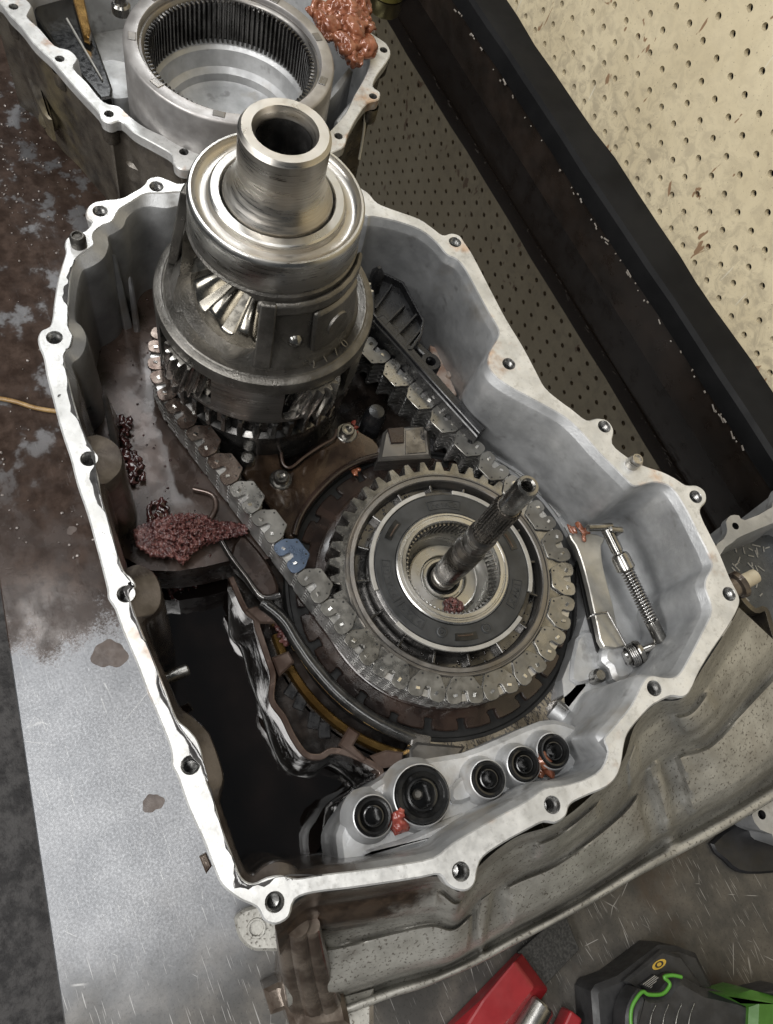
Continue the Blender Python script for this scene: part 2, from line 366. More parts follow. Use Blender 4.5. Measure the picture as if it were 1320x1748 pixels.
def m_bench():
    """galvanised bench sheet: scratched, with brown oil spread over its upper left and dark glossy oil along the wall"""
    t = NT('oily_steel_bench')
    nz = t.noise(7, 5, 0.62); nz2 = t.noise(26, 4, 0.62); fine = t.noise(430, 4, 0.8)
    base = t.mix(t.ramp(nz2, 0.3, 0.7), (0.19, 0.195, 0.205), (0.235, 0.24, 0.25))
    base = t.mix(t.ramp(fine, 0.5, 0.7, 0, 0.35), base, (0.10, 0.10, 0.105))
    scr = None
    for k, (ang, s1, wd) in enumerate(((0.3, 34, 900), (1.55, 45, 1200))):
        v = t.scale((s1, wd, 1), (0, 0, ang)); z = t.ramp(t.noise(1, 1, 0.4, v, 0.25), 0.70, 0.74)
        scr = z if scr is None else t.math('MAXIMUM', scr, z)
    for sc, th, msc in ((11, 0.005, 21), (23, 0.007, 33)):
        e = t.ramp(t.vor(sc, 'DISTANCE_TO_EDGE'), th, th*0.3); e = t.math('MULTIPLY', e, t.ramp(t.noise(msc, 2), 0.57, 0.66)); scr = t.math('MAXIMUM', t.math('MULTIPLY', scr, 0.9), e)
    base = t.mix(t.math('MULTIPLY', scr, 0.35), base, (0.48, 0.48, 0.47))
    x, y = t.axis(0), t.axis(1); n05 = t.math('SUBTRACT', nz, 0.5)
    g = t.math('ADD', t.math('ADD', t.ramp(x, -0.08, -0.32), t.math('MULTIPLY', n05, 1.1)), t.math('ADD', t.math('MULTIPLY', t.math('SUBTRACT', nz2, 0.5), 0.4), t.math('MULTIPLY', t.math('SUBTRACT', fine, 0.5), 0.5)))
    oil = t.ramp(g, 0.41, 0.59)
    isl = t.math('MULTIPLY', t.ramp(nz2, 0.52, 0.62), t.ramp(x, -0.30, -0.42))
    oil = t.math('MULTIPLY', oil, t.math('SUBTRACT', 1.0, t.math('MULTIPLY', isl, 0.55)))
    oilc = t.mix(t.ramp(t.noise(60, 4, 0.65), 0.32, 0.7), (0.026, 0.017, 0.013), (0.066, 0.046, 0.037)); oilc = t.mix(t.ramp(nz2, 0.36, 0.6, 0, 0.6), oilc, (0.030, 0.020, 0.016))
    gd = t.math('ADD', y, t.math('MULTIPLY', n05, 0.06)); wallside = t.math('MULTIPLY', t.ramp(gd, -0.545, -0.50), t.ramp(x, 0.05, -0.01))
    gx = t.math('ADD', x, t.math('MULTIPLY', n05, 0.16)); dk2 = t.ramp(gx, 0.0, 0.12)
    greyc = t.mix(t.ramp(nz2, 0.35, 0.7), (0.055, 0.053, 0.050), (0.115, 0.105, 0.092))
    greyc = t.mix(t.ramp(fine, 0.52, 0.66, 0, 0.5), greyc, (0.022, 0.02, 0.019)); greyc = t.mix(t.math('MULTIPLY', scr, 0.8), greyc, (0.40, 0.39, 0.38))
    brn = t.ramp(nz, 0.54, 0.66, 0, 0.8); greyc = t.mix(brn, greyc, (0.06, 0.042, 0.030))
    darkc = (0.0065, 0.0050, 0.0042)
    col = t.mix(oil, base, oilc); col = t.mix(dk2, col, greyc); col = t.mix(wallside, col, darkc)
    rough = t.mixf(t.ramp(t.noise(520, 3, 0.7), 0.3, 0.7), 0.38, 0.54)
    rough = t.mixf(oil, rough, t.mixf(t.ramp(nz2, 0.4, 0.7), 0.12, 0.34)); rough = t.mixf(dk2, rough, 0.44); rough = t.mixf(wallside, rough, 0.025)
    metal = t.mixf(oil, 0.9, 0.05); metal = t.mixf(dk2, metal, 0.35); metal = t.mixf(wallside, metal, 0.0)
    clean = t.math('SUBTRACT', 1.0, wallside)
    bm = t.bump(t.math('MULTIPLY', t.math('ADD', fine, t.math('MULTIPLY', scr, -0.5)), clean), 0.14, 0.25)
    return t.done(col, rough, metal, bm, spec=t.mixf(wallside, t.mixf(oil, 0.5, 0.28), 0.95))
M['bench'] = m_bench()
def m_peg():
    t = NT('cream_pegboard'); col = t.mix(t.ramp(t.noise(11, 5, 0.6), 0.3, 0.72), (0.77, 0.665, 0.455), (0.66, 0.56, 0.37))
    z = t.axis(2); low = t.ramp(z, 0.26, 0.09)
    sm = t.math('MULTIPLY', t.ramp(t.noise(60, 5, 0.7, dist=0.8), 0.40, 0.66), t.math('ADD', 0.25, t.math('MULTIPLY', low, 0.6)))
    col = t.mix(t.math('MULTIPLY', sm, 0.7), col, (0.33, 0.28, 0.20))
    sp = t.ramp(t.noise(330, 3, 0.6), 0.62, 0.70); col = t.mix(t.math('MULTIPLY', sp, 0.55), col, (0.20, 0.16, 0.11))
    chip = t.math('MULTIPLY', t.ramp(t.noise(1, 3, 0.55, t.scale((45, 45, 22), (0.2, 0.3, 0)), 0.6), 0.655, 0.67), 1.0)
    col = t.mix(chip, col, (0.30, 0.19, 0.11))
    scr = t.ramp(t.noise(1, 2, 0.5, t.scale((200, 5, 9), (0, 0.35, 0)), 0.3), 0.72, 0.75)
    col = t.mix(t.math('MULTIPLY', scr, 0.6), col, (0.80, 0.76, 0.64))
    return t.done(col, 0.55, 0, t.bump(t.noise(260, 4), 0.15, 0.4))
M['peg'] = m_peg()
# ------------------------------------------------------------------ setting: floor, bench, pegboard wall
def m_floor():
    t = NT('dark_floor'); col = t.mix(t.ramp(t.noise(30, 5, 0.7), 0.38, 0.62), (0.028, 0.026, 0.026), (0.085, 0.08, 0.078))
    return t.done(col, 0.7, 0, t.bump(t.noise(28, 5, 0.65), 0.8, 12))
struct(MB().add([(-3000, -3500, -850), (3000, -3500, -850), (3000, 600, -850), (-3000, 600, -850)], [(0, 1, 2, 3)]).build('floor', m_floor(), None, smooth=None))
b = MB(); e0, e1 = (-1600.0, -603.0), (900.0, -930.5)
top = [e0, e1, (900, 0), (-1600, 0)]
b.prism(top, -3, 0, bev=1.0)
b.prism([(e0[0], e0[1]+0.5), (e1[0], e1[1]+0.5), (e1[0], e1[1]+4), (e0[0], e0[1]+4)], -45, -3.2)
struct(b.build('bench_top', M['bench'], None, smooth=None))

CX, ZB = 27.00412760, 3.67868670
b = MB(); P25 = 25.4; rng = random.Random(3)
i0, i1, r1 = -20, 27, 16
for i in range(i0, i1):
    for r in range(0, r1):
        cx, cz = (i-CX)*P25, (r+ZB)*P25; h = P25/2
        cor = [(cx-h, cz-h), (cx+h, cz-h), (cx+h, cz+h), (cx-h, cz+h)]
        R0 = 3.7; N = 12
        ring = [(cx+R0*math.cos(2*PI*(k-4.5)/N), cz+R0*math.sin(2*PI*(k-4.5)/N)) for k in range(N)]
        v = [(x, 0, z) for x, z in cor]+[(x, 0, z) for x, z in ring]+[(x, 5.5, z) for x, z in ring]
        f = []
        for s_ in range(4):
            f.append([s_, (s_+1) % 4]+[4+((3*s_+3-j) % N) for j in range(0, 4)])
        for k in range(N): f.append((4+k, 4+(k+1) % N, 16+(k+1) % N, 16+k))
        b.add(v, f)
xa, xb, za, zb = (i0-CX-.5)*P25, (i1-CX-.5)*P25, (ZB-.5)*P25, (r1+ZB-.5)*P25
b.add([(xa, 0, zb), (xb, 0, zb), (xb, 0, zb+900), (xa, 0, zb+900)], [(0, 1, 2, 3)])
b.add([(xb, 0, 0), (xb+900, 0, 0), (xb+900, 0, zb+900), (xb, 0, zb+900)], [(0, 1, 2, 3)])
b.add([(xa-900, 0, 0), (xa, 0, 0), (xa, 0, zb+900), (xa-900, 0, zb+900)], [(0, 1, 2, 3)])
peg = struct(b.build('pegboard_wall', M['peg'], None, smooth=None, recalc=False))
struct(MB().add([(-2200, 9, -900), (1700, 9, -900), (1700, 9, 1500), (-2200, 9, 1500)], [(0, 1, 2, 3)]).build('wall_behind_pegboard', M['black'], None, smooth=None))

sk = thing('skirting_board', 'dark wooden skirting board with black cap between the bench and pegboard', 'skirting', (-400, -20, 0))
m_skb = simple('dark_brown_board', (0.012, 0.009, 0.007), (0.024, 0.017, 0.013), (0.25, 0.45), 0, 20, 0.1, 200)
m_cap = simple('black_rubber_cap', (0.007, 0.007, 0.0075), (0.012, 0.012, 0.0125), (0.45, 0.6), 0, 14, 0.12, 300, spec=0.12)
MB().box((-450, -22.0, 26), (2300, 44, 52)).build('board', m_skb, sk, smooth=None)
b = MB(); nseg = 46
rows = []
for k in range(nseg+1):
    x = -1600+2300*k/nseg; w = 1.6*math.sin(k*0.9)+1.2*math.sin(k*2.3+1)
    rows.append([(x, -0.5, 52.5), (x, -46.5-w*.4, 52.5), (x, -47.5-w*.5, 60), (x, -46.5-w*.5, 76), (x, -42-w*.4, 80.5), (x, -34, 81.5), (x, -3+w*.6, 83+w), (x, -0.5, 83+w)])
b.loft(rows, close=True, cap0=True, cap1=True)
b.build('cap', m_cap, sk, smooth=18)
# crumbs of old sealant along the joint of the skirting
b = MB(); rng = random.Random(5)
for k in range(60):
    x = rng.uniform(-900, -120); y = -48.2-rng.random()*1.5; z = 51+rng.uniform(-2, 3); l = rng.choice((1.5, 2, 3, 6, 9)); a = rng.uniform(-.4, .4)
    b.box((x, y, z), (l, 1.2, rng.uniform(1, 2.2)), 0, rot=Matrix.Rotation(a, 3, 'Y'))
fl = b.build('sealant_crumbs', simple('pale_sealant', (0.22, 0.19, 0.16), (0.34, 0.31, 0.28), (0.5, 0.7), 0, 100), None, smooth=None, bevel=0.3)
fl['kind'] = 'stuff'; fl['label'] = 'pale crumbs of old sealant along the skirting joint'; fl['category'] = 'crumbs'

# brown oil spots on the bench beside the case
M['floor_dark'] = simple('oily_shaded_casting', (0.010, 0.008, 0.007), (0.045, 0.034, 0.028), (0.12, 0.32), 0.15, 40, .2, 160, .6)  # case floor: oil film and deep shadow put into one dark colour
M['film_oil'] = simple('dark_wet_oil_film', (0.035, 0.034, 0.034), (0.085, 0.082, 0.08), (0.06, 0.16), 0.25, 80, .15, 300, .4)
M['oil_spot'] = simple('brown_oil_spot', (0.050, 0.034, 0.027), (0.085, 0.062, 0.05), (0.3, 0.45), 0.1, 60)
b = MB(); rng = random.Random(2)
for x, y, r in ((187,1117,13),(261,1371,7.5),(122,905,4)):
    c = at2(x, y, 0); ph = [rng.random()*6 for _ in range(4)]
    lp = [(c[0]+r*(1+.13*math.sin(2*a+ph[0])+.10*math.sin(3*a+ph[1])+.05*math.sin(7*a+ph[2]))*math.cos(a), c[1]+r*(1+.13*math.sin(2*a+ph[0])+.1*math.sin(3*a+ph[1])+.05*math.sin(7*a+ph[2]))*math.sin(a)) for a in [2*PI*k/40 for k in range(40)]]
    b.prism(lp, 0.02, 0.06)
o = b.build('oil_spots', M['oil_spot'], None, smooth=60); o['kind'] = 'stuff'; o['label'] = 'round brown oil spots on the bare bench left of the case'; o['category'] = 'oil spots'
# ------------------------------------------------------------------ transaxle case, open face up
HF = 250.0
case = thing('transaxle_case', 'open aluminium transaxle case with bright bolt flange, centre of the bench', 'transaxle case', (-150, -500, 0))
OUT = [(245,315),(253,304),(271,300),(291,307),(311,312),(350,296),(420,278),(500,282),(590,306),(620,322),(632,331),(646,346),(676,358),(715,372),(738,387),(756,400),(770,397),(785,401),(794,413),(808,434),(835,486),(865,543),(893,589),(917,634),(932,661),(956,682),(978,698),(1002,716),(1020,713),(1038,717),(1049,734),(1047,757),(1069,777),(1088,788),(1106,796),(1131,804),(1153,815),(1172,827),(1191,828),(1205,839),(1207,855),(1197,869),(1201,886),(1214,912),(1231,946),(1248,987),(1263,1017),(1262,1037),(1244,1071),(1218,1109),(1195,1147),(1180,1180),(1166,1191),(1146,1189),(1123,1200),(1108,1211),(1078,1245),(1068,1268),(1062,1305),(1053,1328),(1035,1345),(1000,1360),(975,1374),(967,1394),(948,1406),(929,1404),(900,1418),(860,1440),(826,1464),(816,1487),(812,1508),(799,1521),(780,1520),(763,1510),(750,1494),(720,1499),(670,1507),(600,1517),(535,1525),(504,1537),(494,1566),(471,1579),(450,1571),(438,1550),(407,1535),(378,1511),(364,1480),(347,1436),(322,1381),(303,1327),(293,1307),(291,1280),(274,1234),(251,1181),(231,1128),(210,1079),(196,1040),(184,1021),(182,1003),(168,947),(149,878),(132,829),(120,782),(110,753),(99,717),(89,678),(79,639),(74,610),(67,593),(64,577),(70,563),(84,556),(89,541),(92,515),(97,482),(104,456),(112,430),(110,418),(114,405),(131,397),(145,393),(156,379),(147,371),(147,357),(158,345),(180,340),(206,337),(226,327)]
INA = [(249,330),(278,329),(311,327),(350,330),(420,318),(520,325),(600,350),(626,369),(636,369),(676,377),(718,392),(745,413),(762,433),(781,443),(796,462),(817,501),(835,534),(851,562),(849,578),(837,598),(833,619),(844,640),(871,660),(908,680),(962,710),(992,737),(1023,772),(1051,800),(1070,819),(1085,830),(1115,823),(1138,827),(1153,840),(1172,870),(1193,912),(1210,946),(1216,967),(1207,984),(1204,1003),(1215,1041),(1199,1079),(1176,1124),(1157,1153),(1134,1156),(1112,1153),(1098,1164),(1078,1204),(1048,1241),(1032,1262),(1038,1283),(1027,1312),(1000,1330),(965,1340),(930,1346),(900,1367),(850,1394),(810,1417),(772,1440),(740,1464),(680,1476),(610,1486),(550,1493),(508,1500),(480,1494),(455,1498),(432,1508),(412,1497),(397,1460),(380,1415),(365,1365),(352,1330),(346,1290),(336,1262),(320,1243),(302,1226),(284,1180),(262,1125),(243,1078),(228,1040),(222,1015),(232,1000),(224,985),(211,973),(198,935),(186,890),(174,850),(168,815),(163,795),(163,772),(151,760),(142,735),(128,691),(113,630),(110,606),(120,592),(125,574),(117,557),(117,528),(119,495),(122,469),(128,444),(141,431),(160,418),(158,404),(163,393),(176,384),(192,377),(203,358),(226,343)]
INB = [(256,352),(285,355),(312,349),(352,350),(420,336),(520,343),(600,362)]
INB_R = [(626,369),(636,369),(676,377),(718,392),(745,413),(762,433),(781,443),(796,462),(817,501),(835,534),(851,562),(849,578),(837,598),(833,619),(844,640),(871,660),(908,680),(962,710),(992,737),(1023,772),(1051,800),(1070,819),(1085,830),(1115,823),(1138,827),(1153,840),(1172,870),(1193,912),(1210,946),(1216,967),(1207,984),(1204,1003),(1215,1041),(1199,1079),(1176,1124),(1157,1153),(1134,1156),(1112,1153),(1098,1164),(1078,1204),(1048,1241),(1032,1262)]
INB_L = [(1037,1288),(1025,1310),(1000,1322),(965,1332),(930,1336),(900,1354),(850,1380),(810,1403),(772,1428),(740,1452),(680,1464),(610,1474),(550,1482),(514,1489),(498,1477),(475,1472),(452,1480),(436,1494),(420,1492),(405,1462),(388,1412),(372,1364),(380,1330),(372,1296),(362,1268),(352,1248),(327,1224),(304,1206),(284,1160),(260,1104),(246,1062),(262,1048),(273,1030),(273,1003),(260,977),(234,964),(214,970),(208,952),(195,909),(182,868),(177,832),(187,822),(204,804),(208,785),(204,768),(190,752),(166,742),(151,742),(136,702),(130,650),(122,623),(135,611),(144,596),(147,575),(138,556),(128,546),(128,520),(132,490),(140,463),(151,457),(166,449),(179,437),(185,418),(184,404),(196,397),(210,387),(217,371),(235,356)]
outer = catmull(pts(OUT, HF), 3); ina = catmull(pts(INA, HF), 3)
ZL = HF-6
right = offset(pts(INB_R, HF), 0)
inb_pts = pts(INB, ZL)
# right side: the lip is only a small radius
cen = at2(640, 900, HF)
def inw(p, d):
    v = Vector((cen[0]-p[0], cen[1]-p[1])); v.normalize(); return (p[0]+v.x*d, p[1]+v.y*d)
inb = catmull(inb_pts+[inw(p, 3.2) for p in pts(INB_R, HF)]+pts(INB_L, ZL), 3)
HOLES = [(267,318),(171,360),(93,576),(152,783),(215,1014),(325,1306),(469,1540),(787,1488),(943,1374),(1117,1175),(1245,1014),(1188,848),(1032,728),(869,621),(777,413)]
HC = pts(HOLES, HF); HR = 4.2
b = MB()
b.fill([offset(outer, -1.0), offset(ina, 0.6)]+[circle(c, HR+0.7, 24) for c in HC], HF)
L3 = lambda l, z: [(x, y, z) for x, y in l]
b.loft([L3(offset(outer, -1.0), HF), L3(outer, HF-1.3), L3(offset(outer, -0.6), HF-11)])
b.loft([L3(offset(ina, 0.6), HF), L3(ina, HF-1.0)])
b.build('flange', M['face'], case, smooth=40)
for c in HC:
    b = MB(); prof = [(HR+0.7, HF), (HR, HF-0.9)]
    for k in range(9): prof += [(HR, HF-1.2-1.5*k), (HR-0.55, HF-1.9-1.5*k)]
    prof += [(HR-0.6, HF-16), (0.01, HF-17)]
    b.lathe(prof, c, 24); b.build('bolt_hole', M['hole'], case, smooth=50, recalc=False)
b = MB(); b.bridge(L3(ina, HF-1.0), L3(inb, ZL)); b.build('inner_lip', M['alu'], case, smooth=60)
low = offset(inb, -2.2); low2 = offset(inb, -5.0)
b = MB(); b.loft([L3(inb, ZL), L3(offset(inb, -0.7), ZL-2), L3(offset(inb, -1.2), 230), L3(offset(inb, -1.6), 200), L3(offset(inb, -2.2), 170), L3(offset(inb, -2.6), 125), L3(offset(inb, -3), 90)])
b.build('inner_wall', M['alu'], case, smooth=55)
b = MB(); b.loft([L3(offset(outer, -0.6), HF-11), L3(offset(outer, -4), HF-14), L3(offset(outer, -5), 150), L3(offset(outer, -6), 40), L3(offset(outer, -6.5), 2)])
b.build('outer_wall', M['grime'], case, smooth=50)

# floors of the case
def sheet(name, loop, z, mat, parent=case, sm=None, thick=None):
    b = MB(); b.prism(loop, (z-thick) if thick else z-4, z); return b.build(name, mat, parent, smooth=sm)
CRIM = [(394,985),(418,1039),(436,1056),(440,1072),(456,1120),(466,1153),(464,1195),(484,1225),(500,1258),(522,1288),(547,1292),(566,1282),(600,1288),(650,1315),(640,1340),(612,1375),(590,1440)]
CWAT = [(394,992),(391,1040),(393,1075),(398,1093),(412,1106),(423,1145),(434,1180),(450,1222),(466,1275),(482,1308),(505,1324),(535,1324),(562,1306),(604,1338),(590,1355),(558,1380),(550,1440)]
WELL = [(205,945),(300,968),(395,948),(420,985),(440,1035),(452,1110),(480,1200),(500,1270),(560,1310),(600,1345),(580,1400),(572,1450),(500,1500),(420,1510),(330,1300),(240,1080)]
wl = pts([(500,1510),(420,1520),(330,1310),(240,1090),(205,945),(300,965),(380,955)], 140)+pts(CRIM, 166)
b = MB(); big = offset(inb, 1.5)
b.fill([big, wl], 140); b.build('case_floor', M['floor_dark'], case, smooth=None)
ra = catmull([at(x, y, 166) for x, y in CRIM], 4, False); rb = catmull([at(x, y, 105) for x, y in CWAT], 4, False)
def mixp(f, z, bulge=0.0): return [(p[0]+(q[0]-p[0])*f, p[1]+(q[1]-p[1])*f, z) for p, q in zip(ra, rb)]
b = MB(); b.loft([mixp(0, 166), mixp(.08, 164.5), mixp(.22, 156), mixp(.40, 140), mixp(.62, 122), mixp(.82, 110), mixp(1, 105), mixp(1.06, 100)], close=False); b.build('well_wall', M['alu_wet'], case, smooth=50)
b = MB(); b.rings([(p, 1.1+.5*math.sin(i*.9)) for i, p in enumerate(rb)], 8); b.build('oil_meniscus', M['film_oil'], case, smooth=60)
b = MB(); b.prism(offset([p[:2] for p in rb]+pts([(500,1515),(420,1525),(320,1310),(230,1090),(200,945),(300,955),(390,950)], 105), 0.1), 84, 104.5); b.build('oil_pool', M['oil'], case, smooth=None)
# the brown wet floor on the left
LF = [(150,520),(215,470),(262,460),(300,560),(300,700),(420,860),(470,950),(400,955),(300,975),(210,950),(160,800),(120,640)]
sheet('wet_floor', catmull(pts(LF, 160), 2), 160, M['brown_floor'], thick=40)
# raised land on the right
RF = [(840,780),(905,745),(1000,800),(1090,880),(1180,960),(1190,1060),(1130,1140),(1070,1200),(985,1225),(960,1160),(1000,1050),(985,900),(930,830)]
sheet('raised_land', catmull(pts(RF, 172), 2), 172, M['alu_dry'], thick=34)
# wet film of oil along the inner edge of the sealing face on the oily side
lf = pts([(113,630),(128,691),(142,735),(163,772),(168,815),(186,890),(211,973),(232,1000),(222,1015),(243,1078),(262,1125),(302,1226),(346,1290),(365,1365),(397,1460),(412,1497),(432,1508),(480,1494),(550,1493)], HF)
def film(name, path, w0, seed, th=0.25, inw_=1.0):
    rng = random.Random(seed); path = catmull(path, 5, False); n = len(path); ph = [rng.random()*6 for _ in range(5)]; b = MB(); rows = []
    for i, p in enumerate(path):
        a, c = Vector(path[max(i-1, 0)]), Vector(path[min(i+1, n-1)]); t = (c-a).normalized(); nn = Vector((-t.y, t.x)); o_ = Vector((p[0]-cen[0], p[1]-cen[1]))
        if nn.dot(o_) < 0: nn = -nn
        w = w0*(0.55+0.5*math.sin(i*.33+ph[0])+0.35*math.sin(i*.81+ph[1])+0.25*math.sin(i*1.9+ph[2])); w = max(0.25, w)*min(1, i/4, (n-1-i)/4+.05)
        q = Vector(p)+nn*w; r = Vector(p)+nn*0.7
        rows.append([(r.x, r.y, HF+.05), (r.x, r.y, HF+th), (q.x-nn.x*.25, q.y-nn.y*.25, HF+th), (q.x, q.y, HF+.03)])
    b.loft(rows, close=False); return b.build(name, M['film_oil'], case, smooth=50)
film('oil_film', lf, 3.6, 3); film('oil_film', pts([(128,444),(122,469),(119,495),(117,528),(117,557)], HF), 3.2, 6)
film('oil_film', pts([(125,574),(120,592),(110,606),(113,630)], HF), 2.4, 9)
# ribs on the left wall
for (x, y, x2, y2, w) in ((213,545,196,440,7),(228,520,222,470,5),(160,640,150,590,6),(196,720,178,670,6)):
    p, q = at2(x, y, 165), at2(x2, y2, 232)
    b = MB(); a = math.atan2(q[1]-p[1], q[0]-p[0]); d = Vector((math.cos(a), math.sin(a))); n_ = Vector((-d.y, d.x))*w/2
    A = [Vector(p)-d*6+n_, Vector(p)-d*6-n_]; B = [Vector(q)+d*2+n_*.6, Vector(q)+d*2-n_*.6]; Cc = [Vector(p)+d*22+n_, Vector(p)+d*22-n_]
    v = [(A[0].x, A[0].y, 158), (A[1].x, A[1].y, 158), (B[0].x, B[0].y, 234), (B[1].x, B[1].y, 234), (Cc[0].x, Cc[0].y, 158), (Cc[1].x, Cc[1].y, 158)]
    b.add(v, [(0, 1, 3, 2), (0, 2, 4), (1, 5, 3), (2, 3, 5, 4)]); b.build('wall_rib', M['alu'], case, smooth=None, bevel=1.5)
# dowels
for x, y, r in ((133, 408, 5.2), (1085, 787, 5.0)):
    c = at2(x, y, HF+5); b = MB(); b.lathe([(r, HF-2), (r, HF+6.5), (r-1.2, HF+8.5), (r-2, HF+8.6), (r-2.4, HF+7), (0.01, HF+6.6)], c, 24)
    b.build('dowel_pin', M['steel'] if x > 500 else M['iron'], case, smooth=40)
# ------------------------------------------------------------------ drive sprocket with its thrust ring and hub
SX = (-89.4, -483.5); DX = (-287.5, -546.6)
def gear_loop(c, n, rr, rt, root=0.42, tip=0.22, rot=0.0, round_=True):
    """outline of a toothed wheel: fractions of the pitch taken by root land and tip land"""
    out = []
    for k in range(n):
        a = 2*PI*k/n+rot; w = 2*PI/n
        seq = [(-root/2, rr), (root/2, rr), (0.5-tip/2-0.03, rt-(rt-rr)*0.10), (0.5-tip/2+0.03, rt), (0.5+tip/2-0.03, rt), (0.5+tip/2+0.03, rt-(rt-rr)*0.10)]
        out += [(c[0]+r*math.cos(a+w*f), c[1]+r*math.sin(a+w*f)) for f, r in seq]
    return out
spr = thing('drive_sprocket', 'round toothed chain sprocket with grey thrust ring, large wheel on the right', 'sprocket', (SX[0], SX[1], 165))
b = MB(); g = gear_loop(SX, 42, 78.2, 85.2, 0.30, 0.30); g2 = offset(g, -0.7)
inner = circle(SX, 70, 6*42)
b.loft([L3(g, 166), L3(g, 191.5), L3(g2, 192.4)]); b.fill([g2, inner], 192.4)
b.build('tooth_ring', M['gear'], spr, smooth=30)
b = MB(); b.lathe([(74.4, 192.4), (74.2, 193.6), (73.6, 194.6), (72.6, 194.6), (72.2, 193.6), (71.6, 193.6), (71.2, 195.0), (68.6, 195.2), (67.8, 194.4), (67.2, 190), (66.6, 186)], SX, 120)
b.build('rim', M['iron_smooth'], spr, smooth=35)
b = MB(); b.lathe([(67.0, 187), (66, 184.5), (59, 184), (58.2, 186), (57.9, 194)], SX, 120); b.build('web', M['steel_dark'], spr, smooth=40)
for k in range(16):
    a = 2*PI*(k+0.35)/16; d = (math.cos(a), math.sin(a))
    b = MB(); b.box((SX[0]+62.2*d[0], SX[1]+62.2*d[1], 187.5), (8.6, 2.0, 7.5), a); b.build('rib', M['steel_dark'], spr, smooth=None, bevel=0.6)
b = MB(); rng = random.Random(8)
for k in range(150):
    a = rng.random()*2*PI; r = rng.uniform(59.5, 66); s_ = rng.uniform(0.4, 1.3); p = (SX[0]+r*math.cos(a), SX[1]+r*math.sin(a), 184.2)
    b.rings([((p[0], p[1], p[2]-.2), s_), ((p[0], p[1], p[2]+s_*.5), s_*.8), ((p[0], p[1], p[2]+s_*.8), 0.05)], 7)
o = b.build('oil_droplets', M['oil'], spr, smooth=60); o['kind'] = 'stuff'
b = MB(); b.lathe([(58, 184), (58, 197.3), (57, 197.8), (40, 197.8)], SX, 120); b.build('ring_seat', M['steel_dark'], spr, smooth=35)
for a0, a1 in ((173.6, 265), (51, 153), (-69.5, 30.6)):
    b = MB(); b.lathe([(55.6, 197.6), (55.6, 199.6), (58.6, 199.6), (58.6, 197.2)], SX, 40, a0=a0, a1=a1, caps=True); b.build('grey_arc', M['grey_line'], spr, smooth=30, bevel=0.3)
th = MB(); th.lathe([(55.0, 197.8), (55.0, 199.2), (54.4, 199.8), (41.2, 199.8), (40.4, 199.0), (40.4, 195)], SX, 120)
th = th.build('thrust_ring', M['plastic_ring'], spr, smooth=35)
def on_ring(r, adeg, z): a = math.radians(adeg); return (SX[0]+r*math.cos(a), SX[1]+r*math.sin(a), z)
for adeg in (215.7, 93.6, -17):
    b = MB(); b.lathe([(46.5, 199.9), (46.5, 200.5), (51.5, 200.5), (51.5, 199.9)], SX, 10, a0=adeg-9, a1=adeg+9, caps=True)
    b.build('slot', M['rubber'], th, smooth=None)
    b = MB(); b.lathe([(47.6, 200.4), (47.6, 200.9), (48.6, 200.9), (48.6, 200.4)], SX, 8, a0=adeg-7, a1=adeg+6, caps=True); b.build('slot_edge', M['link_oil'], th, smooth=None)
for adeg in (-37, 2.4):
    p = on_ring(47, adeg, 199.6); b = MB(); b.lathe([(3.6, 199.6), (3.6, 200.5), (2.8, 200.7), (2.6, 200.1), (1.2, 200.1), (0.9, 200.6), (.01, 200.6)], p[:2], 20); b.build('round_boss', M['plastic_ring'], th, smooth=40)
for adeg, half, body, sz in ((161, 15, 'FeneGo', 6.6), (45, 13, 'IPWGK', 5.8), (-99.6, 18, 'PPA-GF', 5.8), (-65.5, 13, '>PA<', 5.4)):
    b = MB(); r0, r1 = 43.6, 50.8; loop = []
    for rr, seq in ((r1, range(0, 13)), (r0, range(12, -1, -1))):
        for k in seq:
            a = math.radians(adeg-half+2*half*k/12); loop.append((SX[0]+rr*math.cos(a), SX[1]+rr*math.sin(a)))
    inn = offset(loop, -0.9)
    b.loft([L3(loop, 199.7), L3(offset(loop, -.2), 200.35), L3(offset(inn, .2), 200.35), L3(inn, 199.7)]); b.build('oval_frame', M['plastic_ring'], th, smooth=30)
    n = len(body); step = 2*(half-2.5)/n
    for k, ch in enumerate(body):
        a = adeg+(half-2.5)-step*(k+0.5)
        p = on_ring(47.1, a, 199.9)
        mt = Matrix.Translation(Vector(p)*S) @ Matrix.Rotation(math.radians(a-90), 4, 'Z')
        text_mesh('letter', ch, sz, 0.35, M['plastic_ring'], th, mt)
b = MB(); b.lathe([(40.6, 197), (40.4, 200.6), (39.4, 201.4), (38.2, 201.4), (37.6, 200.8), (36.8, 200.8), (36.2, 201.6), (34.0, 201.6), (33.2, 200.6), (33.0, 197), (32.6, 181), (30, 175.5), (24.5, 172)], SX, 120)
b.build('inner_race', M['steel_bright'], spr, smooth=35)
b = MB()
for k in range(64):
    a = 2*PI*k/64; a2 = a+0.10
    b.cyl((SX[0]+32.2*math.cos(a), SX[1]+32.2*math.sin(a), 198.5), (SX[0]+32.0*math.cos(a2), SX[1]+32.0*math.sin(a2), 184), 0.85, n=6)
o = b.build('inner_splines', M['gear'], spr, smooth=50); o['kind'] = 'stuff'
b = MB(); b.lathe([(25.5, 168), (25.2, 176.5), (24.2, 177.2), (17.2, 177.2), (16.4, 176), (16.0, 173.5), (15.2, 173.5), (15.0, 175.8), (14.4, 176.4), (12.6, 176.4), (12.0, 175)], SX, 96); b.build('hub', M['steel_bright'], spr, smooth=35)
b = MB(); b.lathe([(12.2, 172), (12.0, 175.0), (10.9, 175.6), (9.6, 174.0)], SX, 48); b.build('seal', M['rubber'], spr, smooth=40)

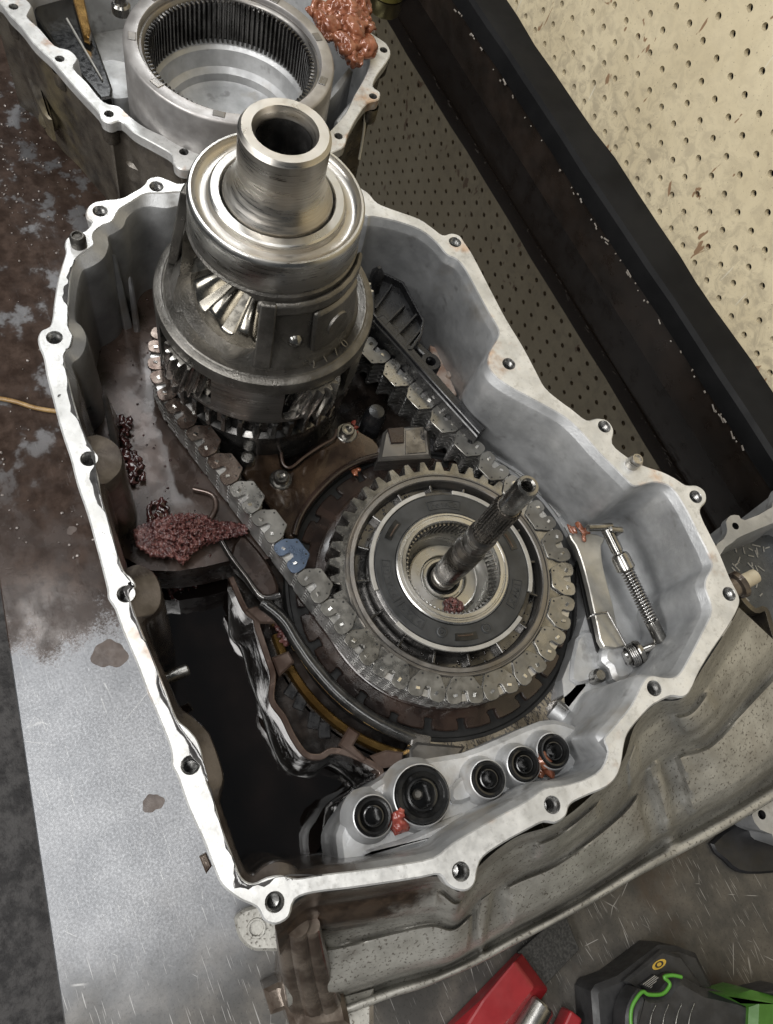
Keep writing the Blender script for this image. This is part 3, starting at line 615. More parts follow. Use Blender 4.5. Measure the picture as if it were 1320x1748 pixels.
# input shaft
sh = thing('input_shaft', 'slender splined input shaft standing up out of the round sprocket', 'shaft', (SX[0], SX[1], 165))
m_sh = m_brushed('blued_shaft_steel', (0.075, 0.068, 0.062), (0.17, 0.16, 0.15), 0.26, 500, 0.95, warm=0.2)
b = MB(); b.lathe([(9.6, 165), (9.6, 178.0), (9.0, 178.6), (9.0, 180.6), (9.6, 181.0), (9.6, 184.5), (9.0, 185), (9.0, 187.5), (9.7, 188)], SX, 48); b.build('collar', M['steel'], sh, smooth=35)
b = MB(); b.lathe([(9.7, 188), (10.1, 190), (10.3, 214), (10.3, 240), (9.0, 243), (8.9, 250), (9.6, 252), (9.6, 262), (7.8, 264.5), (7.6, 306)], SX, 48); b.build('body', m_sh, sh, smooth=35)
b = MB(); g = gear_loop(SX, 24, 7.6, 8.7, 0.36, 0.30); b.loft([L3(gear_loop(SX, 24, 7.4, 7.6, 0.36, 0.30), 265), L3(g, 267), L3(g, 303.5), L3(gear_loop(SX, 24, 6.9, 7.2, 0.36, .30), 306)], cap1=True); b.build('spline', m_sh, sh, smooth=25)
b = MB(); b.lathe([(6.6, 304), (6.6, 331), (5.9, 333.4), (4.2, 333.8), (3.2, 332.6), (2.9, 318), (.01, 317)], SX, 40); b.build('tip', M['gear'], sh, smooth=35)

# ------------------------------------------------------------------ toothed drive chain
RS, RD = 86.0, 75.0
cS, cD = Vector(SX)+Vector((-0.4, 1.0)), Vector(DX)+Vector((-1.2, 3.2))
dv = cD-cS; L = dv.length; base = math.atan2(dv.y, dv.x); al = math.acos((RS-RD)/L)
tS1, tS2 = base+al, base-al          # tangent angles (same on both circles)
pS1 = cS+RS*Vector((math.cos(tS1), math.sin(tS1))); pD1 = cD+RD*Vector((math.cos(tS1), math.sin(tS1)))
pS2 = cS+RS*Vector((math.cos(tS2), math.sin(tS2))); pD2 = cD+RD*Vector((math.cos(tS2), math.sin(tS2)))
run = (pD1-pS1).length
arcS = (2*PI-2*al)*RS; arcD = 2*al*RD
TOT = arcS+arcD+2*run; NL = int(round(TOT/12.7/2))*2; PIT = TOT/NL
S0 = 0.0
def cpos(s):
    s = (s+S0) % TOT
    if s < run: return pS1+(pD1-pS1)*(s/run)
    s -= run
    if s < arcD: a = tS1-s/RD; return cD+RD*Vector((math.cos(a), math.sin(a)))
    s -= arcD
    if s < run: return pD2+(pS2-pD2)*(s/run)
    s -= run; a = tS2-s/RS
    return cS+RS*Vector((math.cos(a), math.sin(a)))
chain = thing('drive_chain', 'wide toothed drive chain looped round the sprocket and the differential', 'chain', (-180, -515, 165))
ZC = 194.3
blue_at = Vector(at2(499, 946, ZC)); S0 = min((k*0.25 for k in range(int(TOT*4))), key=lambda s: (cpos(s)-blue_at).length)-PIT/2
_h = [(12.45, -2.4), (12.45, 2.6), (11.6, 5.0), (9.6, 6.3), (6.2, 6.4), (3.7, 5.7), (2.5, 4.0), (2.2, 1.0), (1.7, -1.3)]
GP = [(-x, y) for x, y in _h]+[(0, -2.2)]+_h[::-1]+[(11.4, -4.7), (9.4, -7.2), (7.6, -10.4), (6.3, -11.4), (-6.3, -11.4), (-7.6, -10.4), (-9.4, -7.2), (-11.4, -4.7)]
TP = [(-12.0, 0), (-12.0, 3.4), (-11.0, 4.5), (11.0, 4.5), (12.0, 3.4), (12.0, 0), (10.2, -3.6), (8.0, -9.4), (6.0, -9.6), (2.2, -3.2), (0, -2.3), (-2.2, -3.2), (-6.0, -9.6), (-8.0, -9.4), (-10.2, -3.6)]
def frame(s0):
    a, c = cpos(s0), cpos(s0+PIT); m = (a+c)/2; u = (c-a).normalized(); n = Vector((-u.y, u.x))
    # outwards: away from the middle of the loop
    mid = (cS+cD)/2; ax = (cD-cS).normalized(); rel = m-mid; t = max(-L/2, min(L/2, rel.dot(ax))); outw = rel-ax*t
    if n.dot(outw) < 0: n = -n
    return m, u, n
def place(loop, m, u, n): return [(m.x+u.x*p+n.x*q, m.y+u.y*p+n.y*q) for p, q in loop]
gp_me = {}
def plate_mesh(mat):
    if mat in gp_me: return gp_me[mat]
    b = MB(); b.prism(GP, -1.6, 0, bev=0.25)
    for x in (-5.2, 5.2): b.lathe([(0.75, 0.05), (.01, 0.06)], (x, -9.2), 8, mi=1)
    for x in (-9.4, 9.4): b.lathe([(0.6, 0.05), (.01, 0.06)], (x, -3.9), 8, mi=1)
    o = b.build('guide_plate', [M[mat], M['black']], None, smooth=35); me = o.data; bpy.data.objects.remove(o); gp_me[mat] = me; return me
b = MB(); b.box((0, 0, .4), (2.6, 1.7, 1.1)); o = b.build('pin', M['pin'], None, smooth=None, bevel=0.35); pin_me = o.data; bpy.data.objects.remove(o)
best = min(range(0, NL, 2), key=lambda k: (frame(k*PIT)[0]-blue_at).length)
for k in range(0, NL, 2):
    m, u, n = frame(k*PIT)
    if (u.x*n.y-u.y*n.x) < 0: u = -u
    oily = m.y < -596+6*math.sin(k*1.7) and m.x < -195
    mat = 'link_blue' if k == best else ('link_oil' if oily else ('link', 'link_b', 'link', 'link_c', 'link_b')[(k*7+k//6) % 5])
    o = bpy.data.objects.new('guide_plate', plate_mesh(mat)); COL.objects.link(o); o.parent = chain
    o.location = Vector((m.x, m.y, ZC))*S-parent_world(chain); o.rotation_euler = (random.uniform(-.03, .03), random.uniform(-.03, .03), math.atan2(u.y, u.x))
    if k == best: o['label'] = 'blue guide plate of the chain'
    for x in (-6.4, 6.4):
        q = bpy.data.objects.new('pin', pin_me); COL.objects.link(q); q.parent = o; q.location = Vector((x, 0.9, -0.1))*S; q.rotation_euler = (random.uniform(-.15, .15), random.uniform(-.15, .15), 0.25*(1 if x > 0 else -1)+PI/2*(random.random() < .6)+random.uniform(-.2, .2))
b = MB(); NLAY = 11
for lay in range(NLAY):
    z0 = 164.0+lay*2.62
    for k in range(lay % 2, NL, 2):
        m, u, n = frame(k*PIT); lp = place(TP, m, u, n)
        b.prism(lp, z0, z0+1.75)
o = b.build('link_plate_stack', M['stack'], chain, smooth=None); o['kind'] = 'stuff'

# ------------------------------------------------------------------ differential
dif = thing('differential', 'tall grey differential with bearing and hollow hub, standing in the case', 'differential', (DX[0], DX[1], 160))
b = MB(); b.lathe([(13.6, 350), (13.8, 388.5), (16.9, 395.9), (21.9, 396), (23.6, 393.6), (23.4, 376), (23.6, 370), (25.0, 364), (27.6, 359.2), (29.6, 356.8), (30.2, 355), (30.2, 350)], DX, 96); b.build('hub_tube', M['steel'], dif, smooth=35)
b = MB(); b.lathe([(13.65, 390.6), (13.2, 388), (13.75, 386), (13.2, 383), (13.7, 381), (13.2, 377), (13.7, 374), (13.2, 371), (13.6, 368), (13.0, 352)], DX, 64); b.build('bore', M['steel_dark'], dif, smooth=35)
be = MB(); be.lathe([(30.9, 350), (31.2, 354.4), (32.0, 355.4), (36.2, 355.4), (37.2, 354.6), (37.4, 352.6)], DX, 96); be = be.build('bearing_inner_ring', M['steel_bright'], dif, smooth=35)
b = MB(); b.lathe([(37.4, 353.0), (38.4, 350.6), (41.5, 349.8), (44.2, 350.6), (45.6, 352.4), (46.2, 353.8)], DX, 96); b.build('bearing_shield', M['steel'], dif, smooth=45)
b = MB(); b.lathe([(46.0, 353.0), (46.4, 354.2), (47.6, 354.2), (48.6, 353.0), (48.8, 351), (48.8, 331), (48.0, 329.4), (46, 329)], DX, 96); b.build('bearing_outer_race', M['steel_bright'], dif, smooth=35)
# cage
cg = MB(); prof = [(47.6, 331), (49.4, 328.5), (49.6, 320), (51.5, 314), (52.6, 296), (54.0, 284), (58.5, 276.0), (60, 272), (44, 272), (43, 284), (41.5, 300), (40, 318), (33, 324), (33, 331)]
cg.lathe(prof+[prof[0]], DX, 96); cg = cg.build('carrier_cage', M['iron'], dif, smooth=32)
def cutter(adeg, r, z0, z1, w, depth, rad=8):
    a = math.radians(adeg); b = MB(); lp = []
    for sx, sz, q in ((1, -1, -90), (1, 1, 0), (-1, 1, 90), (-1, -1, 180)):
        for k in range(5):
            t = math.radians(q+k*22.5); lp.append((sx*(w/2-rad)+rad*math.cos(t), (z0+z1)/2+sz*((z1-z0)/2-rad)+rad*math.sin(t)))
    d = Vector((math.cos(a), math.sin(a))); n = Vector((-d.y, d.x)); loops = []
    for rr in (r-depth/2, r+depth/2): loops.append([(DX[0]+d.x*rr+n.x*p, DX[1]+d.y*rr+n.y*p, q) for p, q in lp])
    b.loft(loops, cap0=True, cap1=True); return b.build('cutter', M['iron'], None, smooth=None)
boolean(cg, [cutter(-70, 50, 272.2, 328, 70, 44, 16), cutter(110, 50, 279, 326, 60, 40, 14)])
for p in cg.data.polygons: p.use_smooth = True
# bevel gear inside the cage
def bevel_gear(name, n, prof, mat, rot=0.0):
    b = MB(); loops = []
    for rr, rt, z in prof: loops.append(L3(gear_loop(DX, n, rr, rt, 0.30, 0.26, rot), z))
    b.loft(loops, cap0=True, cap1=True); return b.build(name, mat, dif, smooth=40, bevel=0.5)
NB, SUBD = 13, 12; bl = []
PROFB = [0, 0, 0, .35, .85, 1, 1, 1, .85, .35, 0, 0]
for r_, zb_, h_ in ((47.0, 264, 0), (47.5, 279, 1.5), (47.0, 280.5, 7.0), (45.5, 281.5, 8.6), (34, 288.5, 7.4), (24, 295, 5.6), (21, 297, 4.6), (19.5, 297, 0)):
    bl.append([(DX[0]+r_*math.cos(2*PI*(i+.5)/(NB*SUBD)), DX[1]+r_*math.sin(2*PI*(i+.5)/(NB*SUBD)), zb_+h_*PROFB[i % SUBD]) for i in range(NB*SUBD)])
b = MB(); b.loft(bl, cap1=True); b.build('bevel_gear', simple('bevel_gear_steel', (0.22, 0.205, 0.175), (0.36, 0.34, 0.30), (0.20, 0.34), 1.0, 70, 0.05, 500), dif, smooth=42)
b = MB(); b.lathe([(20, 290), (20, 304), (18, 307), (17, 322), (15, 326), (.01, 326)], DX, 40); b.build('bevel_hub', M['steel_dark'], dif, smooth=40)
# disc and skirt
dk = MB(); dk.lathe([(52, 270), (56, 272.2), (62.2, 272.6), (63.4, 273.4), (64.8, 273.6), (65.6, 272.8), (68.6, 272.6), (70.0, 271.6), (70.6, 269.5), (70.6, 262), (64, 261)], DX, 128); dk = dk.build('carrier_disc', M['iron'], dif, smooth=35)
skd = MB(); pr = [(70.2, 263), (70.2, 226), (69.4, 225), (64.5, 225), (64.5, 263)]; skd.lathe(pr+[pr[0]], DX, 128); skd = skd.build('carrier_skirt', M['iron_smooth'], dif, smooth=32)
boolean(skd, [cutter(a, 67, 228.5, 267, 50, 24, 5) for a in (-71, 9, 86, 167, -150)])
m_pin = simple('pinion_steel', (0.28, 0.27, 0.25), (0.48, 0.465, 0.44), (0.16, 0.3), 0.95, 60)
for a in (-71, 9, 86, 167, -150):
    c = (DX[0]+58.3*math.cos(math.radians(a)), DX[1]+58.3*math.sin(math.radians(a)))
    b = MB(); loops = []; NZ = 8
    for k in range(NZ+1):
        z = 229+32*k/NZ; t = 0.42*k/NZ; e = 0.9 if k in (0, NZ) else 0
        loops.append(L3(gear_loop(c, 17, 14.6-e*.3, 18.9-e, 0.30, 0.16, t+a), z))
    b.loft(loops, cap0=True, cap1=True); b.build('planet_pinion', m_pin, dif, smooth=30)
b = MB(); g = gear_loop(DX, 38, 63.5, 70.0, 0.34, 0.26); b.loft([L3(g, 203), L3(g, 221), L3(offset(g, -0.8), 222)], cap1=True); b.build('lower_gear', M['steel_dark'], dif, smooth=30)
b = MB(); b.lathe([(66, 160), (66, 196), (62, 198), (62, 206), (.01, 206)], DX, 64); b.build('lower_drum', M['steel_dark'], dif, smooth=35)
# cast relief on the carrier: pads, a boss with a hole, cast number
def on_cage(r, adeg, z): a = math.radians(adeg); return (DX[0]+r*math.cos(a), DX[1]+r*math.sin(a), z)
def pad(name, a0, a1, z0, z1, r0, r1, mat, bev=1.2):
    b = MB(); lp = []; n = 8
    for k in range(n+1): lp.append((a0+(a1-a0)*k/n))
    def rad(z): return 54.0+(z-284)/(314-284)*(51.5-54.0) if z > 284 else 54+(284-z)*.55
    loops = []
    for (dz, dr) in ((0, 0), (0, 1), (1, 1), (1, 0)):
        z = z0 if dz == 0 else z1; loops.append([on_cage(rad(z)+(r1 if dr else r0), a, z) for a in lp])
    v = [p for l in loops for p in l]; m = n+1; f = []
    for k in range(n):
        for q in range(4): f.append((q*m+k, q*m+k+1, ((q+1) % 4)*m+k+1, ((q+1) % 4)*m+k))
    f.append(tuple(q*m for q in range(4))); f.append(tuple(q*m+n for q in range(3, -1, -1)))
    b.add(v, f); return b.build(name, mat, dif, smooth=40, bevel=bev)
pad('cast_pad', 5, 49, 282, 315, -1, 3.0, M['iron'], 2.2)
pad('cast_web', -30, -20, 276, 326, -1, 3.2, M['iron'], 1.8)
pad('cast_web', -134, -124, 274, 336, -2, 4.5, M['iron'], 1.2)
pad('seat_collar', -32, 60, 317, 326, -1, 2.6, M['iron'], 2.2)
d30 = Vector((math.cos(math.radians(24)), math.sin(math.radians(24)), 0))
c0 = Vector(on_cage(54.6, 24, 298)); b = MB(); b.rings([(c0, 8.6), (c0+d30*2.2, 8.2), (c0+d30*2.2, 6.6), (c0+d30*0.8, 6.4), (c0+d30*0.8, 2.2), (c0+d30*1.9, 1.8), (c0+d30*1.9, .05)], 28, caps=False); b.build('pin_boss', M['iron'], dif, smooth=35)
d5 = Vector((math.cos(math.radians(-5)), math.sin(math.radians(-5)), 0)); c0 = Vector(on_cage(51.5, -5, 292)); b = MB(); b.rings([(c0, 5.5), (c0+d5*2.5, 4.4), (c0+d5*4.6, 2.2), (c0+d5*5.2, .1)], 20); b.build('cast_nub', M['gear'], dif, smooth=60)
for k, ch in enumerate('2170'):
    a = 6+9*k*0.95; p = on_cage(61.0, a, 276.0); ar = math.radians(a)
    nrm = Vector((math.cos(ar)*.35, math.sin(ar)*.35, .94)).normalized(); tx = Vector((-math.sin(ar), math.cos(ar), 0)); ty = nrm.cross(tx)
    mt = Matrix(((tx.x, ty.x, nrm.x, p[0]*S), (tx.y, ty.y, nrm.y, p[1]*S), (tx.z, ty.z, nrm.z, (p[2]-2.6)*S), (0, 0, 0, 1)))
    text_mesh('cast_number', ch, 8.5, 0.5, M['iron'], dif, mt)
# ------------------------------------------------------------------ things and castings inside the case
def solid(name, pxl, z0, z1, mat, parent, sm=2, bev=1.0, smooth=40, holes=None):
    lp = pts(pxl, z1)
    if sm: lp = catmull(lp, sm)
    b = MB(); b.prism(lp, z0, z1, bev=bev); return b.build(name, mat, parent, smooth=smooth)
def axis_rings(p0, p1, prof, n=20):
    """revolved body between two 3-D points; prof = (fraction along, radius)"""
    p0, p1 = Vector(p0), Vector(p1); return [(p0+(p1-p0)*t, r) for t, r in prof]

# notched brown drum below the chain
drum = thing('clutch_drum', 'brown oily drum with notched rim underneath the round sprocket', 'clutch drum', (SX[0], SX[1], 140))
b = MB(); lp = []; NN = 26
for k in range(NN):
    a = 2*PI*k/NN; w = 2*PI/NN; rng = random.Random(k)
    j = rng.uniform(-.03, .03); dp = rng.uniform(4.5, 7.5)
    for f, r in ((0.02, 104), (0.30, 104.4), (0.60, 104.2), (0.64+j, 103.6), (0.66+j, 104-dp*.6), (0.63+j, 104-dp), (0.70+j, 103.2-dp), (0.84+j, 103.4-dp), (0.90+j, 104-dp), (0.87+j, 104-dp*.6), (0.90+j, 103.6)):
        lp.append((SX[0]+r*math.cos(a+w*f), SX[1]+r*math.sin(a+w*f)))
b.prism(lp, 138, 161.5, bev=0.7); b.build('notched_plate', M['brown'], drum, smooth=30)
b = MB(); b.lathe([(91, 161), (90.5, 163.2), (88.5, 163.8), (60, 163.8)], SX, 120); b.build('step', M['brown'], drum, smooth=35)
b = MB(); b.lathe([(111.0, 130), (111.0, 159.4), (109, 159.4), (108, 157), (95, 157)], SX, 120); b.build('notch_shade', M['black'], drum, smooth=35)  # black ring put in as the shade seen through the notches
# outer land of the case round the drum (dark oily groove and arc)
b = MB(); b.lathe([(111.5, 145), (111.5, 168), (113, 169.5), (120, 169.5), (121, 168), (121, 150)], SX, 60, a0=76, a1=140, caps=True); b.build('bore_arc', M['alu_dry'], case, smooth=30)
for a in (88, 99, 110, 121, 131):
    b = MB(); b.lathe([(113.2, 169), (113.2, 171.0), (119.8, 171.0), (119.8, 169)], SX, 8, a0=a-3.4, a1=a+3.4, caps=True); b.build('arc_pad', M['face'], case, smooth=30)
b = MB(); b.lathe([(106, 135), (106, 154), (108.5, 157.5), (111, 158.5), (126, 158.8)], SX, 90, a0=-30, a1=76); b.build('bore_rim', M['alu_wet'], case, smooth=50)

# brown oil baffle with bolts
baf = thing('oil_baffle', 'brown oily baffle plate bolted between differential and sprocket', 'baffle plate', at(530, 820, 165))
BAF = [(414,808),(431,780),(448,768),(472,760),(482,796),(497,803),(520,785),(548,766),(571,752),(576,733),(586,721),(604,719),(616,736),(637,748),(650,765),(650,780),(616,789),(581,807),(549,836),(525,864),(509,892),(502,917),(488,915),(476,890),(459,862),(438,836)]
M['baffle'] = m_oilbrown('amber_oiled_baffle', (0.022, 0.013, 0.009), (0.085, 0.056, 0.036), 0.10, 0.45, coat=0.6)
solid('plate', BAF, 164, 170.5, M['baffle'], baf, 2, 1.5)
pa = [at(x, y, 172) for x, y in ((650,777),(617,786),(582,804),(550,832),(526,860),(510,888),(502,914))]
b = MB(); b.tube(catmull(pa, 4, False), 2.6, 10); b.build('rolled_edge', M['brown'], baf, smooth=60)
pa = [at(x, y, 171.5) for x, y in ((480,772),(484,792),(497,798),(520,780),(548,761),(570,748),(575,733))]
b = MB(); b.tube(catmull(pa, 4, False), 1.2, 8); b.build('upper_bead', M['brown_floor'], baf, smooth=60)
for x, y in ((480, 816), (593, 736)):
    c = at2(x, y, 174); b = MB(); b.lathe([(8.2, 170.2), (8.2, 171.6), (7.6, 172.2), (5.6, 172.2), (5.4, 176), (4.6, 177.2), (3.0, 177.2), (2.6, 174.8), (.01, 174.5)], c, 28); b.build('bolt', M['gear'], baf, smooth=35)
c = at2(423, 782, 174); b = MB(); b.lathe([(5.6, 160), (5.6, 175), (4.8, 176.2), (3.4, 176.4), (3.0, 175.8), (.01, 175.8)], c, 28); b.build('stud', M['gear'], baf, smooth=35)
# block with a brown pad beside the right chain run
solid('cast_block', [(646,785),(655,737),(664,728),(724,724),(733,735),(738,780),(700,782)], 158, 180, M['iron_smooth'], case, 0, 2.5)
solid('block_pad', [(662,731),(690,728),(690,755),(668,756)], 180, 181.5, M['brown'], case, 0, .5)
solid('block_recess', [(692,735),(724,731),(728,772),(692,775)], 180, 180.6, M['alu_wet'], case, 0, .3)

# black chain guide
gd = thing('chain_guide', 'black plastic chain guide between the differential and the bare wall', 'chain guide', at(700, 620, 165))
solid('rail', [(634,547),(655,536),(829,732),(815,746)], 176, 206, M['plastic'], gd, 0, 0.8)
solid('rail_ridge', [(641,543),(646,540),(824,736),(819,740)], 206, 208.5, M['plastic'], gd, 0, 0.6)
for k in range(14):
    t = (k+.5)/14; x, y = 636+(812-636)*t, 556+(750-556)*t
    b = MB(); c = at(x, y, 190); b.cyl((c[0], c[1], 176), (c[0], c[1], 199), 4.4, n=14); b.build('scallop', M['plastic'], gd, smooth=40)
HOUS = [(634,470),(658,466),(690,482),(726,548),(722,572),(704,598),(690,598),(634,535)]
lp = pts(HOUS, 206); b = MB(); b.prism(lp, 165, 200, bev=0.6); b.build('housing_floor', M['plastic'], gd, smooth=None)
b = MB(); b.loft([L3(lp, 200), L3(offset(lp, -.3), 207), L3(offset(lp, -2.4), 207), L3(offset(lp, -2.6), 200)]); b.build('housing_rim', M['plastic'], gd, smooth=None, bevel=0.4)
for (x, y, x2, y2) in ((654,560,690,524),(672,580,710,540),(690,598,722,560),(640,530,668,490)):
    p, q = Vector(at(x, y, 203)), Vector(at(x2, y2, 203)); d = q-p
    b = MB(); b.box((p+q)/2, (d.length, 1.6, 7), math.atan2(d.y, d.x)); b.build('housing_rib', M['plastic'], gd, smooth=None, bevel=0.3)
c = at2(736, 616, 200); b = MB(); b.lathe([(8.5, 175), (8.5, 198), (7.5, 199.5), (4.2, 199.5), (3.6, 198), (3.4, 185), (.01, 185)], c, 28); b.build('lug', M['plastic'], gd, smooth=35)
b = MB(); b.box(at(718, 606, 190), (22, 8, 16), math.radians(20)); b.build('lug_arm', M['plastic'], gd, smooth=None, bevel=2)
c = at(646, 462, 222); b = MB(); b.rings([((c[0], c[1], 196), 6), ((c[0], c[1], 220), 5), ((c[0], c[1], 226), 1.5)], 10); b.build('corner_nub', M['plastic'], gd, smooth=30)
# stained land in the corner behind the guide
M['stain'] = simple('tea_stained_aluminium', (0.52, 0.44, 0.38), (0.34, 0.20, 0.14), (0.28, 0.45), 0.35, 60)
solid('stained_land', [(735,588),(748,594),(781,672),(772,688),(752,672),(738,645)], 150, 166, M['stain'], case, 0, 1)
c = at2(769, 637, 170); b = MB(); b.lathe([(3, 160), (3, 169), (2, 170), (.01, 170)], c, 14); b.build('land_pin', M['stain'], case, smooth=40)

# black tube and shapes between diff and guide
b = MB(); c = at(638, 715, 170); b.rings([((c[0], c[1], 150), 9), ((c[0], c[1], 176), 8.5), ((c[0], c[1], 182), 6), ((c[0], c[1], 183), 1)], 20); b.build('black_post', M['plastic'], gd, smooth=50)

# ---------------- parking mechanism on the right
pawl = thing('parking_pawl', 'flat light steel pawl plate to the right of the sprocket', 'pawl', at(1020, 1000, 172))
PAWL = [(973,913),(998,909),(1033,917),(1027,932),(1031,970),(1047,1033),(1056,1078),(1068,1102),(1032,1104),(1021,1071),(1006,1003),(994,958),(983,930)]
solid('plate', PAWL, 184, 190, simple('ground_steel_plate', (0.36, 0.35, 0.32), (0.48, 0.465, 0.43), (0.3, 0.42), 0.8, 60, .05, 600), pawl, 2, .7)
b = MB(); wp = [at(1003, 1056, 192), at(1012, 1050, 196), at(1034, 1046, 197), at(1040, 1050, 197), at(1070, 1104, 194)]; b.tube(catmull(wp, 3, False), 0.8, 8); b.build('torsion_wire', M['wire'], pawl, smooth=60)
solid('pawl_gap_shade', [(984,958),(993,950),(1010,1020),(1022,1078),(1032,1130),(1018,1110),(1003,1050)], 174, 176, M['black'], case, 0, .3)  # black strip laid in as the shade of the gap beside the pawl
rod = thing('parking_rod', 'steel parking rod with coil spring and collar, against the right wall', 'rod', at(1080, 1000, 172))
P0, P1 = Vector(at(1036, 903, 222)), Vector(at(1129, 1095, 206))
prof = [(0, 4.2), (0.20, 4.2), (0.205, 3.6), (0.22, 3.6), (0.23, 5.6), (0.25, 6.4), (0.36, 6.6), (0.375, 5.0), (0.38, 3.0), (0.40, 2.6), (0.82, 2.6), (0.825, 4.6), (0.985, 4.8), (1.0, 4.0)]
b = MB(); b.rings(axis_rings(P0, P1, prof), 28); b.build('rod_body', M['gear'], rod, smooth=35)
d = (P1-P0); ln = d.length; dn = d.normalized(); u_ = dn.orthogonal().normalized(); w_ = dn.cross(u_)
coil = []
for k in range(17*14+1):
    t = k/14; s_ = 0.385+(0.82-0.385)*k/(17*14); coil.append(P0+d*s_+(u_*math.cos(2*PI*t)+w_*math.sin(2*PI*t))*4.3)
b = MB(); b.tube(coil, 0.75, 7); b.build('coil_spring', M['wire'], rod, smooth=60)
b = MB(); b.rings([(at(1004, 901, 224), 2.8), (at(1044, 899, 224), 2.8)], 16); b.build('cross_pin', M['gear'], rod, smooth=35)
b = MB(); q = at(1047, 908, 222); b.box(q, (4.5, 11, 12), math.radians(-25)); b.build('end_fork', M['gear'], rod, smooth=None, bevel=1.5)
lev = thing('detent_lever', 'small pivot bolt with torsion spring at the lower end of the parking rod', 'lever', at(1070, 1130, 172))
A0, A1 = Vector(at(1122, 1100, 200)), Vector(at(1068, 1124, 192))
b = MB(); b.rings(axis_rings(A0, A1, [(0, 2.0), (0.03, 2.7), (0.45, 2.9), (0.46, 6.0), (0.50, 8.4), (0.60, 9.0), (0.64, 8.6), (0.645, 5.0), (1, 5.0)]), 26); b.build('pivot_bolt', M['gear'], lev, smooth=35)
dd = A1-A0; dn = dd.normalized(); u_ = dn.orthogonal().normalized(); w_ = dn.cross(u_)
coil = [A0+dd*(0.66+0.22*k/56)+(u_*math.cos(2*PI*k/14)+w_*math.sin(2*PI*k/14))*7.6 for k in range(57)]
b = MB(); b.tube(coil, 0.95, 7); b.build('torsion_spring', M['wire'], lev, smooth=60)
solid('cast_arm', [(1036,1100),(1056,1092),(1072,1102),(1074,1128),(1090,1130),(1084,1152),(1066,1162),(1050,1158),(1044,1140),(1030,1126)], 165, 186, M['alu_dry'], lev, 2, 3)
b = MB(); q = at(1024, 1153, 182); b.rings([((q[0], q[1], 170), 5), ((q[0], q[1], 182), 5), ((q[0], q[1], 184), 3.4)], 18); b.build('stop_pin', M['gear'], lev, smooth=35)
solid('cast_foot', [(985,1090),(1008,1075),(1024,1100),(1030,1140),(1005,1165),(975,1160)], 160, 175, M['alu_dry'], case, 2, 2)
solid('steel_block', [(952,1195),(972,1178),(998,1150),(1004,1172),(972,1212)], 150, 172, M['gear'], case, 0, 1.5)
b = MB(); p, q = at(944, 1212, 158), at(978, 1240, 162); b.rings([(p, 7), (q, 6.5)], 20); b.build('cast_spigot', M['alu_dry'], case, smooth=40)

# ---------------- port block with five rubber seals
PB = [(590,1490),(576,1440),(580,1412),(600,1380),(622,1352),(660,1325),(700,1300),(790,1285),(850,1262),(925,1230),(965,1232),(1000,1250),(1022,1280),(1010,1325),(960,1350),(900,1378),(850,1405),(770,1455),(700,1480),(640,1490)]
solid('port_block', PB, 138, 204, M['alu_dry'], case, 2, 3)
solid('port_step', [(628,1452),(690,1432),(790,1388),(800,1398),(790,1418),(740,1440),(640,1462)], 200, 210, M['alu_dry'], case, 2, 2.5)
solid('port_step', [(770,1345),(800,1320),(815,1345),(805,1365),(775,1372)], 200, 208, M['alu_dry'], case, 2, 2)
solid('port_ridge', [(790,1395),(930,1325),(985,1290),(1000,1300),(930,1350),(800,1410)], 140, 203, M['alu_dry'], case, 0, 3)
solid('port_web', [(1010,1185),(1070,1155),(1090,1170),(1055,1230),(1020,1255),(1000,1225)], 150, 168, M['alu_dry'], case, 0, 3)
PORTS = [(640, 1393, 10.2, 'smallest black rubber seal nearest the oil pool, beside a red sealant lump'), (724, 1356, 15.8, 'largest black rubber port seal with a steel pin inside'),
         (838, 1329, 9.8, 'black rubber port seal standing alone in the middle of the row'), (899, 1304, 9.4, 'black rubber port seal left of the copper sealant smear'), (950, 1281, 9.6, 'rightmost black rubber port seal on a round collar')]
for x, y, r, lab in PORTS:
    zt = 221; c = at2(x, y, zt); D_ = 24.0
    b = MB(); b.lathe([(rr, zz+D_) for rr, zz in [(r+6.5, 177), (r+3.6, 182), (r+2.0, 189), (r+1.5, 192.4), (r+0.9, 192.8), (r+0.7, 190)]], c, 40); b.build('port_collar', M['alu_dry'], case, smooth=45)
    s_ = MB(); r *= 0.95; s_.lathe([(rr, zz+D_) for rr, zz in [(r+0.9, 189), (r+0.8, 194.2), (r-0.2, 195.4), (r*0.86, 195.2), (r*0.80, 193.6), (r*0.66, 192.0), (r*0.60, 194.0), (r*0.53, 194.2), (r*0.47, 192), (r*0.45, 181.5)]], c, 40)
    s_.lathe([(r*0.45, 181.5+D_), (.01, 181.5+D_)], c, 40)
    o = s_.build('port_seal', M['rubber'], None, smooth=40, origin=(c[0], c[1], 205)); tag(o, lab, 'seal', 'rubber port seals in a row')
    if r > 15:
        b = MB(); b.rings([((c[0]-1, c[1]-1, 205), 3.4), ((c[0]-1, c[1]-1, 212), 3.2), ((c[0]-1, c[1]-1, 213), 2)], 16); b.build('pin', M['gear'], o, smooth=40)

